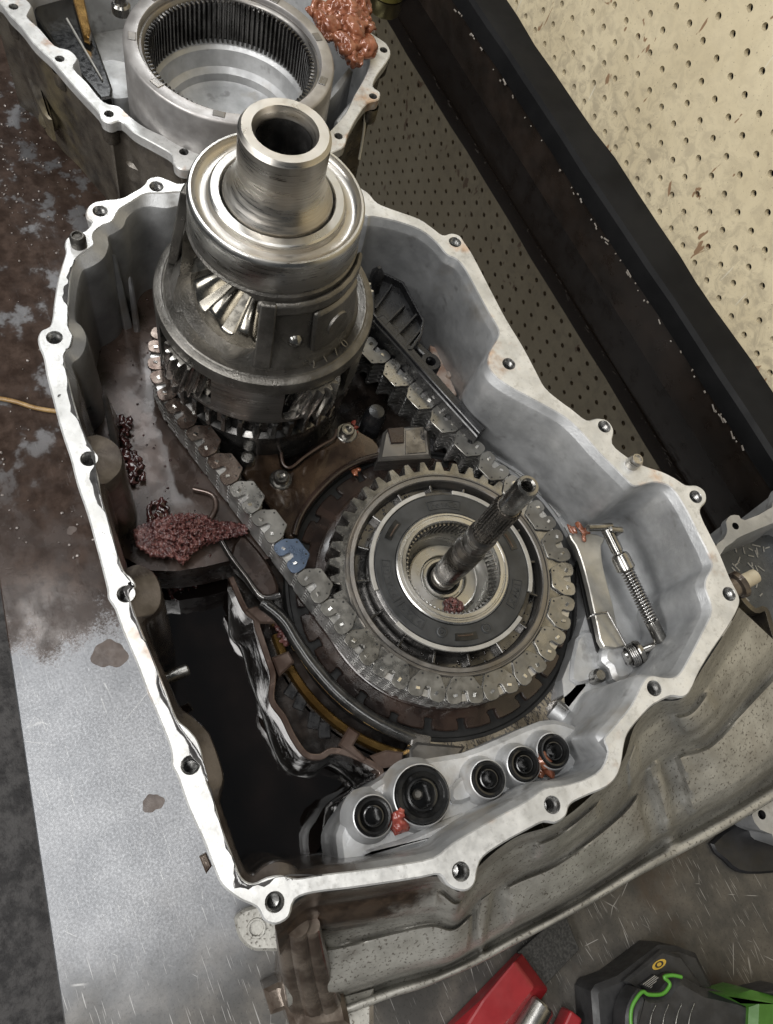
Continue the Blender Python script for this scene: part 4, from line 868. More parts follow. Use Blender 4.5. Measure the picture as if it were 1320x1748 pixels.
# ---------------- wet cradle, brass band and hose at the lower left of the drum
CR_O = [(392,952),(418,985),(440,1030),(446,1062),(462,1098),(470,1150),(480,1200),(486,1240),(503,1268),(530,1286),(555,1288),(572,1270),(592,1262),(622,1292),(652,1305)]
po = catmull([at(x, y, 166) for x, y in CR_O], 3, False)
def wall_band(name, path, th, z0, z1, mat, parent, bev=1.0, sl=0.0):
    b = MB(); n = len(path); L_, R_ = [], []
    for i in range(n):
        a, c = Vector(path[max(i-1, 0)][:2]), Vector(path[min(i+1, n-1)][:2]); t = (c-a).normalized(); nn = Vector((-t.y, t.x)); p = Vector(path[i][:2])
        L_.append(p+nn*th/2); R_.append(p-nn*th/2)
    rows_ = [[(L_[i].x, L_[i].y, z0), (L_[i].x, L_[i].y, z1), (R_[i].x, R_[i].y, z1), (R_[i].x, R_[i].y, z0)] for i in range(n)]
    b.loft(rows_, close=True, cap0=True, cap1=True); return b.build(name, mat, parent, smooth=40, bevel=bev)
M['film'] = m_oilbrown('brown_wet_aluminium', (0.09, 0.055, 0.042), (0.22, 0.165, 0.14), 0.14, 0.5)
wall_band('cradle_rim', ra, 4.2, 140, 166.8, M['film'], case, 1.2)
for pl in ([(418,1040),(436,1034),(472,1038),(486,1058),(470,1064),(444,1064)], [(464,1122),(493,1111),(503,1130),(477,1155)], [(578,1272),(596,1240),(616,1252),(604,1272),(628,1296),(620,1302)], [(632,1290),(660,1280),(690,1284),(688,1306),(650,1312)]):
    solid('cradle_bridge', pl, 140, 168, M['film'], case, 0, 1.2)
b = MB(); b.lathe([(118, 128), (118, 147), (119, 148), (123, 148), (124, 146), (124, 128)], SX, 40, a0=-96, a1=-36, caps=True); b.build('brass_band', M['brass'], case, smooth=40)
b = MB(); b.lathe([(125.5, 120), (125.5, 140), (127, 140), (127, 120)], SX, 40, a0=-88, a1=-40, caps=True); b.build('inner_band', M['wire'], case, smooth=40)
for k, (x, y) in enumerate(((498,1180),(512,1200),(535,1232),(552,1248))):
    b = MB(); c = at(x, y, 134); b.box(c, (9, 12, 14), 0.6+k*.2); b.build('clip_block', M['plastic'], case, smooth=None, bevel=1.2)
hp = catmull([at(x, y, 168) for x, y in ((446,1030),(462,1040),(486,1062),(508,1098),(538,1140),(580,1186),(630,1224),(680,1250),(722,1266))], 4, False)
hose = thing('oil_pipe', 'black curved oil pipe hugging the lower left of the brown drum', 'pipe', at(560, 1160, 150))
b = MB(); n = len(hp); b.rings([(p, 4.8 if 1 < i < n-2 else 4.2) for i, p in enumerate(hp)], 16); b.build('pipe_body', simple('black_hose', (0.012, 0.012, 0.012), (0.035, 0.033, 0.03), (0.14, 0.3), 0, 60, .1, 300), hose, smooth=60)
b = MB(); b.box(at(716, 1266, 168), (9, 14, 9), math.radians(-35)); b.build('pipe_end', M['iron_smooth'], hose, smooth=None, bevel=1.5)
solid('end_bracket', [(700,1278),(712,1266),(796,1274),(786,1290),(762,1306),(700,1308)], 156, 176, M['iron_smooth'], case, 0, 2)
gut = [(392,952),(420,985),(447,1018),(470,1016),(476,1000),(458,960),(430,925),(410,912)]
solid('drain_trough', gut, 150, 163, M['brown_floor'], case, 2, 2)
pa = catmull([at(x, y, 165) for x, y in ((368,905),(392,948),(420,985),(447,1020),(478,1016))], 4, False); b = MB(); b.tube(pa, 2.2, 8); b.build('trough_edge', M['alu_wet'], case, smooth=60)
pa = catmull([at(x, y, 162) for x, y in ((330,835),(362,845),(368,868),(352,900),(362,912))], 4, False); b = MB(); b.tube(pa, 2.0, 8); b.build('floor_rib', M['film'], case, smooth=60)
c = at2(304, 1150, 180); b = MB(); b.rings([((c[0], c[1]-8, 180), 4), ((c[0], c[1]+6, 180), 4), ((c[0], c[1]+7, 180), 3)], 14); b.build('wall_pin', M['gear'], case, smooth=40)
# ------------------------------------------------------------------ sealant, sludge
def ico(sub):
    bm = bmesh.new(); bmesh.ops.create_icosphere(bm, subdivisions=sub, radius=1.0); bm.verts.index_update()
    v = [p.co.copy() for p in bm.verts]; f = [[q.index for q in x.verts] for x in bm.faces]; bm.free(); return v, f
ICO1, ICO2 = ico(1), ico(2)
def blob(b, c, r, rng, sub=ICO1, jit=0.25, sq=(1, 1, 1), mi=0):
    rot = Matrix.Rotation(rng.random()*6, 3, 'Z') @ Matrix.Rotation(rng.random()*6, 3, 'X'); ph = [rng.random()*6 for _ in range(6)]
    v = []
    for p in sub[0]:
        k = 1+jit*(math.sin(3*p.x+ph[0])*math.sin(2.6*p.y+ph[1])+0.5*math.sin(6*p.z+ph[2])+0.3*math.sin(11*p.x+ph[3]+5*p.y))
        q = rot @ p*r*k; v.append((c[0]+q.x*sq[0], c[1]+q.y*sq[1], c[2]+q.z*sq[2]))
    b.add(v, sub[1], mi)
def inside(p, poly):
    x, y = p; r = False; j = len(poly)-1
    for i in range(len(poly)):
        a, c = poly[i], poly[j]
        if (a[1] > y) != (c[1] > y) and x < (c[0]-a[0])*(y-a[1])/(c[1]-a[1])+a[0]: r = not r
        j = i
    return r
def granular(name, pxl, z, n, r, mats, label, cat, seed, hgt=4.0, group=None, parent=None):
    rng = random.Random(seed); poly = pts(pxl, z); xs = [p[0] for p in poly]; ys = [p[1] for p in poly]; b = MB(); k = 0
    cx, cy = sum(xs)/len(xs), sum(ys)/len(ys); ext = max(max(xs)-min(xs), max(ys)-min(ys))/2
    while k < n:
        p = (rng.uniform(min(xs), max(xs)), rng.uniform(min(ys), max(ys)))
        if not inside(p, poly): continue
        d = math.hypot(p[0]-cx, p[1]-cy)/ext; zz = z+rng.random()*hgt*max(0.15, 1-d)
        rr = r*rng.uniform(0.5, 1.3); blob(b, (p[0], p[1], zz), rr, rng, ICO1, 0.3, (1, 1, 0.85), mi=1 if rng.random() < 0.16 else 0); k += 1
    o = b.build(name, mats[0], None, smooth=70, recalc=False, origin=(cx, cy, z))
    mm = o.modifiers.new('rm', 'REMESH'); mm.mode = 'VOXEL'; mm.voxel_size = max(0.00042, r*0.00042); mm.use_smooth_shade = True
    return tag(o, label, cat, group)
TEXN = [0]
def melt(o, vox, sc, st, typ='CLOUDS', it=3):
    mm = o.modifiers.new('rm', 'REMESH'); mm.mode = 'VOXEL'; mm.voxel_size = vox; mm.use_smooth_shade = True
    tx = bpy.data.textures.new('crumple', typ); tx.noise_scale = sc
    if typ == 'MARBLE': tx.turbulence = 9; tx.marble_type = 'SHARP'
    dm = o.modifiers.new('dm', 'DISPLACE'); dm.texture = tx; dm.strength = st; dm.mid_level = 0.5; dm.texture_coords = 'GLOBAL'
    sm = o.modifiers.new('sm', 'SMOOTH'); sm.factor = 0.5; sm.iterations = it
def lump(name, parts_, mat, label, cat, seed, sub=ICO2, jit=0.3):
    rng = random.Random(seed); b = MB(); o0 = at(*parts_[0][:3])
    for x, y, z, r, sq in parts_: blob(b, at(x, y, z), r, rng, sub, jit, sq)
    o = b.build(name, mat, None, smooth=70, recalc=False, origin=o0); melt(o, 0.0006, 0.005, 0.0016, 'CLOUDS', 2); return tag(o, label, cat)
granular('sludge_clump', [(228,905),(262,888),(300,880),(345,882),(372,893),(400,893),(424,898),(422,912),(380,922),(345,935),(325,950),(312,966),(300,955),(262,952),(235,935)], 166, 3000, 0.95, [M['sludge'], M['rtv_red']], 'large dark red granular sludge clump left of the chain', 'sludge', 1, 9)
granular('sludge_clump', [(200,715),(222,705),(232,735),(225,770),(246,792),(250,830),(225,828),(205,790)], 164, 110, 2.0, [M['sludge_dark'], M['sludge_dark']], 'black glossy sludge beads under the left flange wall', 'sludge', 2, 5)
granular('sludge_clump', [(255,850),(290,855),(285,885),(250,890)], 163, 36, 2.0, [M['sludge_dark'], M['sludge_dark']], 'small black sludge beads just above the large red clump', 'sludge', 3, 4)
granular('sludge_clump', [(757,1025),(775,1019),(792,1030),(790,1048),(772,1053),(758,1042)], 178, 260, 0.8, [M['sludge'], M['rtv_red']], 'small pinkish sludge lump inside the sprocket hub', 'sludge', 4, 5)
granular('sludge_clump', [(470,1068),(482,1062),(494,1090),(490,1104),(478,1096)], 158, 90, 1.3, [M['sludge'], M['rtv_red']], 'small red sludge streak beside the black oil pipe', 'sludge', 5, 4)
granular('sludge_clump', [(240,945),(330,970),(345,1010),(300,1030),(250,990)], 104, 60, 2.2, [M['sludge_dark'], M['sludge_dark']], 'dark sludge beads at the head of the oil pool', 'sludge', 6, 4)
lump('sealant_lump', [(680,1404,214,5.4,(1,1,.9)),(684,1390,217,3.4,(1,1,1.2)),(676,1412,210,4.0,(1.2,1,.6)),(692,1410,210,3.4,(1,1,.7))], M['rtv_red'], 'red sealant lump between the smallest and the largest port seal', 'sealant', 11)
lump('sealant_lump', [(930,1300,215,4.2,(1,1.2,.6)),(936,1312,212,5.0,(1.2,.8,.5)),(926,1290,216,3.0,(.8,1.3,.6)),(922,1318,209,3.2,(1.2,.8,.5))], M['rtv'], 'copper sealant smear between the two right hand port seals', 'sealant', 12)
lump('sealant_lump', [(974,903,192,2.6,(1.6,.8,.6)),(990,900,193,3.0,(1.6,.8,.7)),(1000,908,193,3.0,(.9,1.5,.7)),(997,918,191,2.6,(1.2,.8,.7)),(982,905,193,2.2,(1.4,.7,.6))], M['rtv'], 'copper sealant curl on the tip of the parking pawl', 'sealant', 13)
lump('sealant_lump', [(606,806,166,3.0,(1.3,.8,.6)),(612,801,166,2.0,(1,1,.7))], M['rtv'], 'tiny copper sealant crumb on the notched drum', 'sealant', 14)
lump('sealant_lump', [(604,722,172,2.0,(1,1,.7)),(607,730,172,2.2,(.8,1.6,.6)),(609,738,171,1.6,(1,1,.6))], M['rtv_red'], 'small red sealant string beside the upper baffle bolt', 'sealant', 15)

# ------------------------------------------------------------------ bell housing skirt and feet of the case (outside, lower right)
FL = [(470,1579),(520,1530),(570,1522),(630,1514),(690,1504),(750,1497),(785,1522),(822,1475),(880,1430),(948,1406),(1010,1358),(1062,1300),(1085,1238),(1123,1200),(1166,1191),(1200,1140),(1244,1071),(1262,1037)]
RM = [(498,1752),(535,1747),(580,1736),(625,1720),(670,1703),(720,1688),(765,1669),(810,1650),(870,1618),(940,1581),(1010,1543),(1080,1502),(1140,1470),(1217,1429),(1281,1391),(1345,1352),(1420,1305),(1500,1260)]
NU = 13; rows_ = []
fl3 = catmull([(float(x), float(y)) for x, y in FL], NU, False); rm3 = catmull([(float(x), float(y)) for x, y in RM], NU, False)
def smooth01(a, b_, x): t = max(0, min(1, (x-a)/(b_-a))); return t*t*(3-2*t)
def win(x, a, b_, w): return smooth01(a-w, a+w, x)*(1-smooth01(b_-w, b_+w, x))
KT = [(0, 238), (.03, 222), (.06, 200), (.10, 188), (.16, 182), (.26, 168), (.30, 158), (.33, 138), (.37, 124), (.41, 118), (.50, 112), (.62, 103), (.74, 92), (.80, 80), (.835, 50), (.86, 38), (.89, 36), (.905, 42), (.92, 56), (.94, 60), (.985, 60), (1.0, 55)]
def zprof(t):
    for (a, za), (c, zc) in zip(KT, KT[1:]):
        if t <= c: return za+(zc-za)*(t-a)/(c-a)
    return 52
NTT = 80; rng = random.Random(31); ph = [rng.random()*6 for _ in range(12)]
for i, (p, q) in enumerate(zip(fl3, rm3)):
    u = i/(len(fl3)-1); col = []
    for k in range(NTT+1):
        t = k/NTT
        x, y = p[0]+(q[0]-p[0])*t, p[1]+(q[1]-p[1])*t
        tw = t+0.012*math.sin(u*11+1)*smooth01(.1, .25, t)*(1-smooth01(.7, .8, t))
        zz = zprof(max(0, min(1, tw)))
        for a_, c_, t0, t1, d in ((.085, .395, .44, .80, 13), (.465, .68, .42, .79, 14), (.755, .98, .40, .80, 15), (.30, .36, .14, .27, 9), (.51, .60, .13, .28, 11), (.66, .70, .10, .30, 7), (.79, .87, .12, .26, 10), (.415, .432, .36, .92, 12), (.712, .728, .34, .92, 12), (.06, .074, .30, .92, 10)):
            sl = t1+0.02*math.sin(u*23+ph[0]); zz += d*win(u, a_+.004*math.sin(t*9+a_*30), c_+.004*math.sin(t*8+c_*40), .0045)*win(t, t0+.008*math.sin(u*17), t1, .013)
        zz += 0.5*math.sin(u*61+ph[1])*math.sin(t*23+ph[2])
        col.append(at(x, y, zz))
    x, y = q; e = at(x, y, 55); col.append((e[0], e[1], 50)); col.append((e[0], e[1], 4))
    rows_.append(col)
b = MB(); b.loft(rows_, close=False); o = b.build('bell_housing', M['alu_dirty'], case, smooth=65)
M['wet_dirty'] = simple('wet_brown_casting', (0.07, 0.05, 0.038), (0.20, 0.165, 0.135), (0.08, 0.26), 0.4, 45, .3, 200, .6)
# pivot foot at the lower left of the housing
top_, bot_ = at(520, 1585, 190), at(545, 1705, 60)
for k, (dx, w) in enumerate(((-24, 12), (0, 16), (24, 12))):
    pa = [at(508+dx, 1580, 176), at(516+dx, 1625, 140), at(526+dx, 1670, 96), at(536+dx, 1706, 66)]
    b = MB(); b.rings([(p, w*.42+1.2*j*.4) for j, p in enumerate(catmull(pa, 3, False))], 12); b.build('foot_rib', M['wet_dirty'], case, smooth=50)
solid('foot', [(488,1612),(556,1600),(590,1705),(600,1752),(500,1765),(480,1700)], 3, 66, M['wet_dirty'], case, 0, 4)
solid('foot_ear', [(450,1690),(506,1664),(512,1716),(463,1734)], 3, 42, M['wet_dirty'], case, 0, 3)
solid('foot_base', [(500,1730),(560,1712),(640,1690),(640,1760),(500,1775)], 3, 52, M['alu_dirty'], case, 0, 4)
solid('mounting_tab', [(404,1562),(402,1580),(410,1605),(430,1622),(452,1624),(490,1618),(500,1560),(440,1545)], 20, 34, M['alu_dirty'], case, 2, 2)
b = MB(); c = at2(438, 1585, 35); b.lathe([(7, 34), (6.6, 35.4), (5.2, 35.4), (4.8, 34), (.01, 33.8)], c, 24); b.build('tab_boss', M['alu_dirty'], case, smooth=40)
solid('side_foot', [(340,1462),(352,1455),(362,1478),(352,1492)], 60, 90, M['wet_dirty'], case, 0, 1)
# rib and breather fitting on the right
# ------------------------------------------------------------------ second casting: cover with ring gear, upper left
H2 = 130.0
cov = thing('transmission_cover', 'second aluminium casting with toothed ring gear lying behind the case', 'cover', at(330, 120, 0))
O2 = [(-30,-30),(0,4),(14,23),(34,43),(57,73),(86,100),(109,127),(136,157),(166,189),(173,203),(189,210),(206,206),(228,225),(262,244),(292,262),(296,278),(308,288),(328,288),(344,275),(380,285),(440,292),(510,280),(560,262),(572,258),(588,249),(594,230),(606,206),(620,184),(631,174),(646,170),(649,157),(637,147),(644,127),(659,107),(667,91),(660,74),(636,57),(600,27),(562,-4),(520,-50),(420,-90),(250,-100),(80,-80)]
I2 = [(10,-30),(36,-8),(52,8),(48,20),(46,30),(68,50),(93,78),(118,86),(131,100),(124,116),(148,141),(176,174),(203,182),(218,196),(250,219),(298,240),(330,252),(380,268),(440,272),(505,262),(545,245),(562,226),(590,195),(606,163),(622,135),(632,108),(626,82),(585,36),(548,5),(505,-38),(410,-70),(250,-80),(90,-60)]
o2 = catmull(pts(O2, H2), 3); i2 = catmull(pts(I2, H2), 3)
h2 = pts([(23,11),(102,100),(186,194),(314,259),(578,232),(637,164),(655,85)], H2)
b = MB(); b.fill([offset(o2, -.8), i2]+[circle(c, 4.4, 20) for c in h2], H2); b.loft([L3(offset(o2, -.8), H2), L3(o2, H2-1), L3(offset(o2, -.5), H2-11), L3(offset(o2, -5), H2-14)])
b.build('flange', M['face'], cov, smooth=40)
for c in h2:
    b = MB(); b.lathe([(4.4, H2), (3.9, H2-1), (3.9, H2-12), (.01, H2-13)], c, 20); b.build('bolt_hole', M['hole'], cov, smooth=40, recalc=False)
    b = MB(); b.lathe([(8.5, H2-11), (8.2, H2-26), (6, H2-30)], c, 24); b.build('bolt_boss', M['grime'], cov, smooth=40)
b = MB(); b.loft([L3(offset(o2, -5), H2-14), L3(offset(o2, -6), 70), L3(offset(o2, -7), 10), L3(offset(o2, -7.5), 1)]); b.build('outer_wall', M['grime'], cov, smooth=50)
b = MB(); b.loft([L3(i2, H2), L3(offset(i2, -1.5), H2-3), L3(offset(i2, -3), 80), L3(offset(i2, -8), 50)]); b.build('inner_wall', M['alu_dry'], cov, smooth=50)
b = MB(); b.prism(offset(i2, 2), 40, 56); b.build('cover_floor', M['alu_dry'], cov, smooth=None)
solid('outer_shelf', [(200,243),(210,232),(250,248),(292,268),(300,285),(262,292),(220,280)], 60, 80, M['grime'], cov, 2, 3)
solid('outer_pad', [(42,108),(50,98),(62,104),(80,170),(88,200),(72,188),(50,140)], 30, 60, M['grime'], cov, 2, 3)
q = at(84, 205, 40); b = MB(); blob(b, (q[0], q[1], 40), 11, random.Random(4), ICO2, 0.1); b.build('round_boss', M['grime'], cov, smooth=60)
# ring gear housing
ZR = 172.0
ga, gb_ = Vector(at2(207, 78, ZR)), Vector(at2(566, 88, ZR)); RC = (ga+gb_)/2; RRAD = (gb_-ga).length/2; RCt = (RC.x, RC.y)
RCt = (RC.x-1.0, RC.y+1.5)
b = MB(); b.lathe([(RRAD, 50), (RRAD-0.5, ZR-3), (RRAD-1.5, ZR-1), (RRAD-3, ZR), (RRAD-13, ZR), (RRAD-14, ZR-1.5), (RRAD-14.2, ZR-8)], RCt, 128); b.build('gear_housing', simple('housing_aluminium', (0.28, 0.265, 0.255), (0.42, 0.405, 0.395), (0.32, 0.48), 0.6, 30, .1, 700), cov, smooth=35)
for k in range(9):
    a = 2*PI*(k+.3)/9; b = MB(); b.box((RCt[0]+(RRAD-9)*math.cos(a), RCt[1]+(RRAD-9)*math.sin(a), ZR+.2), (7, 11, 0.9), a); b.build('retainer_notch', M['iron_smooth'], cov, smooth=None, bevel=1.0)
rg = thing('ring_gear', 'internal toothed steel ring gear seated in the upper left casting', 'ring gear', (RCt[0], RCt[1], 120))
NT_ = 96; ri, rt = RRAD-19.5, RRAD-23.5
gl = gear_loop(RCt, NT_, rt, ri, 0.34, 0.34)
outl = circle(RCt, RRAD-13.8, NT_*6)
b = MB(); b.loft([L3(gl, 122), L3(gl, 163), L3(offset(gl, .6), 164)]); b.fill([outl, offset(gl, .6)], 164); b.build('teeth', M['steel_dark'], rg, smooth=30)
b = MB(); b.lathe([(RRAD-13.6, 163.6), (RRAD-13.8, 166.5), (RRAD-16.5, 166.8), (RRAD-18.6, 165), (RRAD-19, 164)], RCt, 120); b.build('lip', M['iron_smooth'], rg, smooth=40)
b = MB(); b.lathe([(RRAD-20, 124), (RRAD-21.5, 119), (RRAD-25, 116), (RRAD-27, 108), (RRAD-30, 101), (RRAD-36, 97), (RRAD-38, 90), (RRAD-44, 87), (.01, 87)], RCt, 120); b.build('bowl', M['alu_dry'], cov, smooth=30)
# black pan, brown strip, bolt and inner bosses of the cover
solid('black_tray', [(55,-25),(130,-30),(160,60),(192,150),(190,165),(172,168),(140,130),(100,84),(60,25)], 60, 96, M['rubber'], cov, 0, 2)
solid('tray_edge', [(112,30),(115,29),(176,134),(174,137)], 96, 98, M['grey_line'], cov, 0, .5)
solid('amber_strip', [(120,-20),(140,-20),(155,52),(152,64),(142,58)], 100, 108, M['brass'], cov, 0, 1)
q = at2(206, 4, 150); b = MB(); b.lathe([(9, 140), (9, 148), (7, 150), (5.5, 150), (5.2, 157), (3, 158), (.01, 158)], q, 24); b.build('inner_bolt', M['gear'], cov, smooth=35)
q = at2(190, 90, 110); b = MB(); b.lathe([(33, 56), (31, 76), (28, 81), (.01, 82)], q, 48); b.build('inner_boss', M['alu_dry'], cov, smooth=30)
for px_, z in (([(560,175),(585,150),(603,120),(596,112),(566,150)], 112), ([(572,205),(598,172),(606,178),(580,218)], 108)):
    solid('inner_rib', px_, 56, z, M['alu_dry'], cov, 0, 2)
# big copper sealant heap on its rim
rng = random.Random(21); b = MB()
for x, y, z, r, sq in ((553,26,148,13,(1.2,.9,.6)),(575,45,148,15,(.9,1.3,.6)),(600,22,152,14,(1.3,.8,.7)),(620,38,152,12,(.8,1.3,.7)),(600,50,149,15,(1.2,1,.6)),(592,76,144,14,(1.3,.9,.6)),(616,78,143,12,(.9,1.3,.6)),(604,98,140,10,(1.3,.8,.6)),(552,56,147,10,(1.3,.7,.6)),(540,16,150,8,(.8,1.4,.7)),(620,10,156,9,(1.2,.8,.8)),(575,14,151,10,(1.2,.8,.6))):
    blob(b, at(x, y, z), r, rng, ICO2, 0.22, sq)
o = b.build('sealant_heap', M['rtv'], None, smooth=70, recalc=True, origin=at(590, 55, 140)); tag(o, 'large crumpled copper sealant heap beside the ring gear', 'sealant')
melt(o, 0.0010, 0.012, 0.0075, 'MARBLE', 2)
# pale cable tie hanging from the cover
b = MB(); tp = [at(x, y, z) for x, y, z in ((622,178,122),(623,200,108),(621,225,92),(617,250,76),(613,272,64))]; b.tube(catmull(tp, 4, False), 1.5, 8)
o = b.build('plastic_strip', simple('pale_plastic', (0.55, 0.52, 0.42), (0.66, 0.62, 0.52), (0.4, 0.5), 0, 60), None, smooth=60, origin=tp[-1]); tag(o, 'thin pale plastic strip hanging from the rear cover lug', 'strip')
# olive can edge at the top of the picture
c = at2(668, -42, 24); b = MB(); b.lathe([(23, 0), (24, 1), (24, 21), (23, 23), (21, 24), (20, 22), (.01, 21.5)], c, 48); o = b.build('tin_can', simple('olive_tin', (0.14, 0.12, 0.03), (0.22, 0.19, 0.06), (0.25, 0.4), 0.4, 40), None, smooth=35, origin=(c[0], c[1], 0)); tag(o, 'olive tin at the top edge behind the copper heap', 'tin')

# ------------------------------------------------------------------ third casting at the right edge
H3 = 95.0
c3 = thing('side_cover', 'small grey casting with bolt lug, cut by the right edge', 'cover', at(1300, 980, 0))
O3 = [(1215,945),(1236,920),(1242,905),(1240,890),(1248,880),(1262,880),(1272,888),(1318,866),(1322,842),(1340,835),(1420,900),(1420,1160),(1330,1190),(1260,1120),(1210,1040)]
I3 = [(1228,950),(1252,925),(1268,914),(1322,892),(1352,880),(1400,930),(1400,1140),(1335,1165),(1275,1100),(1232,1020)]
o3 = pts(O3, H3); i3 = pts(I3, H3); o3 = catmull(o3, 2); i3 = catmull(i3, 2); hh = at2(1256, 898, H3)
b = MB(); b.fill([o3, i3, circle(hh, 3.6, 20)], H3); b.loft([L3(o3, H3), L3(offset(o3, -.5), H3-9), L3(offset(o3, -3), H3-10), L3(offset(o3, -8), 20)]); b.loft([L3(i3, H3), L3(offset(i3, -2), H3-6), L3(offset(i3, -8), 50)])
b.build('rim', M['alu_dry'], c3, smooth=40)
b = MB(); b.lathe([(3.6, H3), (3.6, H3-9), (.01, H3-9)], hh, 20); b.build('bolt_hole', M['black'], c3, smooth=40, recalc=False)
b = MB(); b.prism(offset(i3, 1), 40, 60); b.build('pan', simple('grey_pan', (0.06, 0.065, 0.07), (0.11, 0.115, 0.12), (0.2, 0.4), 0.3, 40), c3, smooth=None)
b = MB(); rng = random.Random(9)
for k in range(26):
    p = at(rng.uniform(1255, 1318), rng.uniform(930, 1020), 60.4); b.box(p, (rng.uniform(3, 11), 1.4, 1.0), rng.uniform(0, 3))
o = b.build('gasket_shreds', M['grey_line'], None, smooth=None, bevel=.3); o['kind'] = 'stuff'; o['label'] = 'pale gasket shreds scattered in the right hand casting'; o['category'] = 'shreds'
f0, f1 = Vector(at(1240, 1010, 120)), Vector(at(1292, 982, 128)); fit = thing('breather_fitting', 'cream plastic fitting sticking out right of the flange', 'fitting', f0)
b = MB(); b.rings(axis_rings(f0, f1, [(0, 9), (.30, 9), (.34, 12), (.48, 12.5), (.52, 9)]), 24); b.build('collar', M['wet_dirty'], fit, smooth=35)
b = MB(); b.rings(axis_rings(f0, f1, [(.5, 7.8), (.56, 6.8), (.9, 6.6), (.98, 6.2), (1, 5)]), 24); b.build('spout', simple('cream_fitting', (0.52, 0.45, 0.33), (0.62, 0.56, 0.43), (.35, .5), 0, 120, .2, 300), fit, smooth=35)
pa = catmull([at(x, y, 100) for x, y in ((1244,985),(1262,1000),(1270,1022),(1290,1042),(1308,1040),(1318,1070),(1330,1110))], 4, False)
wall_band('hose_edge', pa, 5, 60, 100, M['grime'], c3, 1.5)
# casting lug lower right
H4 = 40; c4 = thing('casting_corner', 'grey casting corner with oval hole at the lower right edge', 'casting', at(1310, 1410, 0))
o4 = catmull(pts([(1284,1392),(1296,1376),(1320,1366),(1380,1350),(1400,1450),(1330,1440),(1318,1424),(1298,1416)], H4), 2); hh = at2(1301, 1391, H4)
b = MB(); b.fill([o4, circle(hh, 4, 18)], H4); b.loft([L3(o4, H4), L3(offset(o4, -.5), H4-8), L3(offset(o4, -4), 2)]); b.build('plate', M['alu_dry'], c4, smooth=40)
b = MB(); b.lathe([(4, H4), (4, H4-8), (.01, H4-8)], hh, 18); b.build('hole', M['black'], c4, smooth=40, recalc=False)
o = MB(); o.prism(catmull(pts([(1215,1440),(1262,1404),(1290,1400),(1330,1450),(1380,1480),(1300,1492),(1262,1488),(1240,1470)], 6), 2), 0.5, 6, bev=2); o = o.build('casting_shadow', simple('black_shadow_sheet', (0.008, 0.008, 0.009), (0.016, 0.016, 0.018), (.3, .5), 0, 60, .1, 400), None, smooth=40, origin=at(1280, 1450, 0)); tag(o, 'black sheet laid in as the shadow of the lower right casting', 'shadow')  # thin black sheet standing in for the casting's shadow on the bench

# ------------------------------------------------------------------ tools at the bottom edge
scr = thing('scraper', 'gasket scraper with red plastic handle and dark blade below the case', 'scraper', at(860, 1690, 0))
b = MB(); b.prism(pts([(885,1626),(936,1580),(966,1562),(990,1621),(931,1683)], 9), 5.5, 8.5, bev=.4); b.build('blade', simple('gritty_black_blade', (0.012, 0.012, 0.012), (0.045, 0.044, 0.042), (.5, .7), .1, 500, .4, 700, .4), scr, smooth=None)
m_red = simple('red_plastic', (0.20, 0.012, 0.016), (0.27, 0.020, 0.025), (.32, .45), 0, 30, .08, 700, .2)
lo_ = pts([(884,1624),(930,1686),(884,1750),(840,1800),(700,1800),(763,1749),(806,1704)], 3); tp_ = pts([(878,1640),(912,1686),(872,1736),(820,1790),(752,1790),(800,1744),(824,1706)], 24)
b = MB(); b.loft([L3(lo_, 1), L3(lo_, 12), L3(tp_, 24)], cap0=True, cap1=True); b.build('handle', m_red, scr, smooth=None, bevel=2)
rl = thing('steel_roller', 'shiny steel cylinder with red end lying beside the scraper', 'tool', at(905, 1740, 0))
p, q = Vector(at(926, 1712, 18)), Vector(at(880, 1790, 18)); b = MB(); b.rings(axis_rings(p, q, [(0, 6), (.01, 9.5), (.06, 11), (1, 11.5)]), 32); b.build('barrel', M['steel_bright'], rl, smooth=35)
b = MB(); b.box(at(966, 1752, 12), (12, 22, 18), .5); b.build('red_guard', m_red, rl, smooth=None, bevel=2)
tool = thing('cordless_tool', 'black and green cordless power tool at the lower right corner', 'power tool', at(1150, 1740, 0))
m_tp = simple('charcoal_tool_plastic', (0.014, 0.014, 0.015), (0.03, 0.03, 0.031), (.4, .55), 0, 60, .15, 900, .2)
m_gr = simple('green_tool_plastic', (0.035, 0.105, 0.012), (0.045, 0.13, 0.018), (.35, .5), 0, 60, .1, 900, .15)
def tpr(name, pxl, z0, z1, m, bev=2.0, sm=0):
    lp = pts(pxl, z1); lp = catmull(lp, sm) if sm else lp; b = MB(); b.prism(lp, z0, z1, bev=bev); return b.build(name, m, tool, smooth=35)
tpr('battery', [(1013,1694),(1020,1682),(1057,1668),(1128,1614),(1160,1616),(1192,1628),(1224,1692),(1232,1760),(1200,1840),(1040,1840),(1018,1760)], 1, 34, m_tp, 4)
tpr('battery_top', [(1066,1676),(1130,1622),(1164,1632),(1206,1690),(1180,1720),(1100,1700)], 34, 40, m_tp, 2)
tpr('latch', [(1094,1682),(1118,1664),(1134,1672),(1130,1688),(1106,1692)], 40, 44, m_tp, 1)
for k in range(5):
    p, q = Vector(at(1098+3*k, 1682-1+1.5*k, 44.5)), Vector(at(1118+3*k, 1666+1.5*k, 44.5)); b = MB(); b.tube([p, q], .35, 6); b.build('latch_ridge', M['grey_line'], tool, smooth=None)
tpr('grip', [(1074,1760),(1078,1720),(1096,1690),(1110,1696),(1132,1694),(1146,1676),(1166,1666),(1205,1688),(1260,1700),(1292,1726),(1290,1830),(1080,1830)], 38, 62, m_tp, 6, 2)
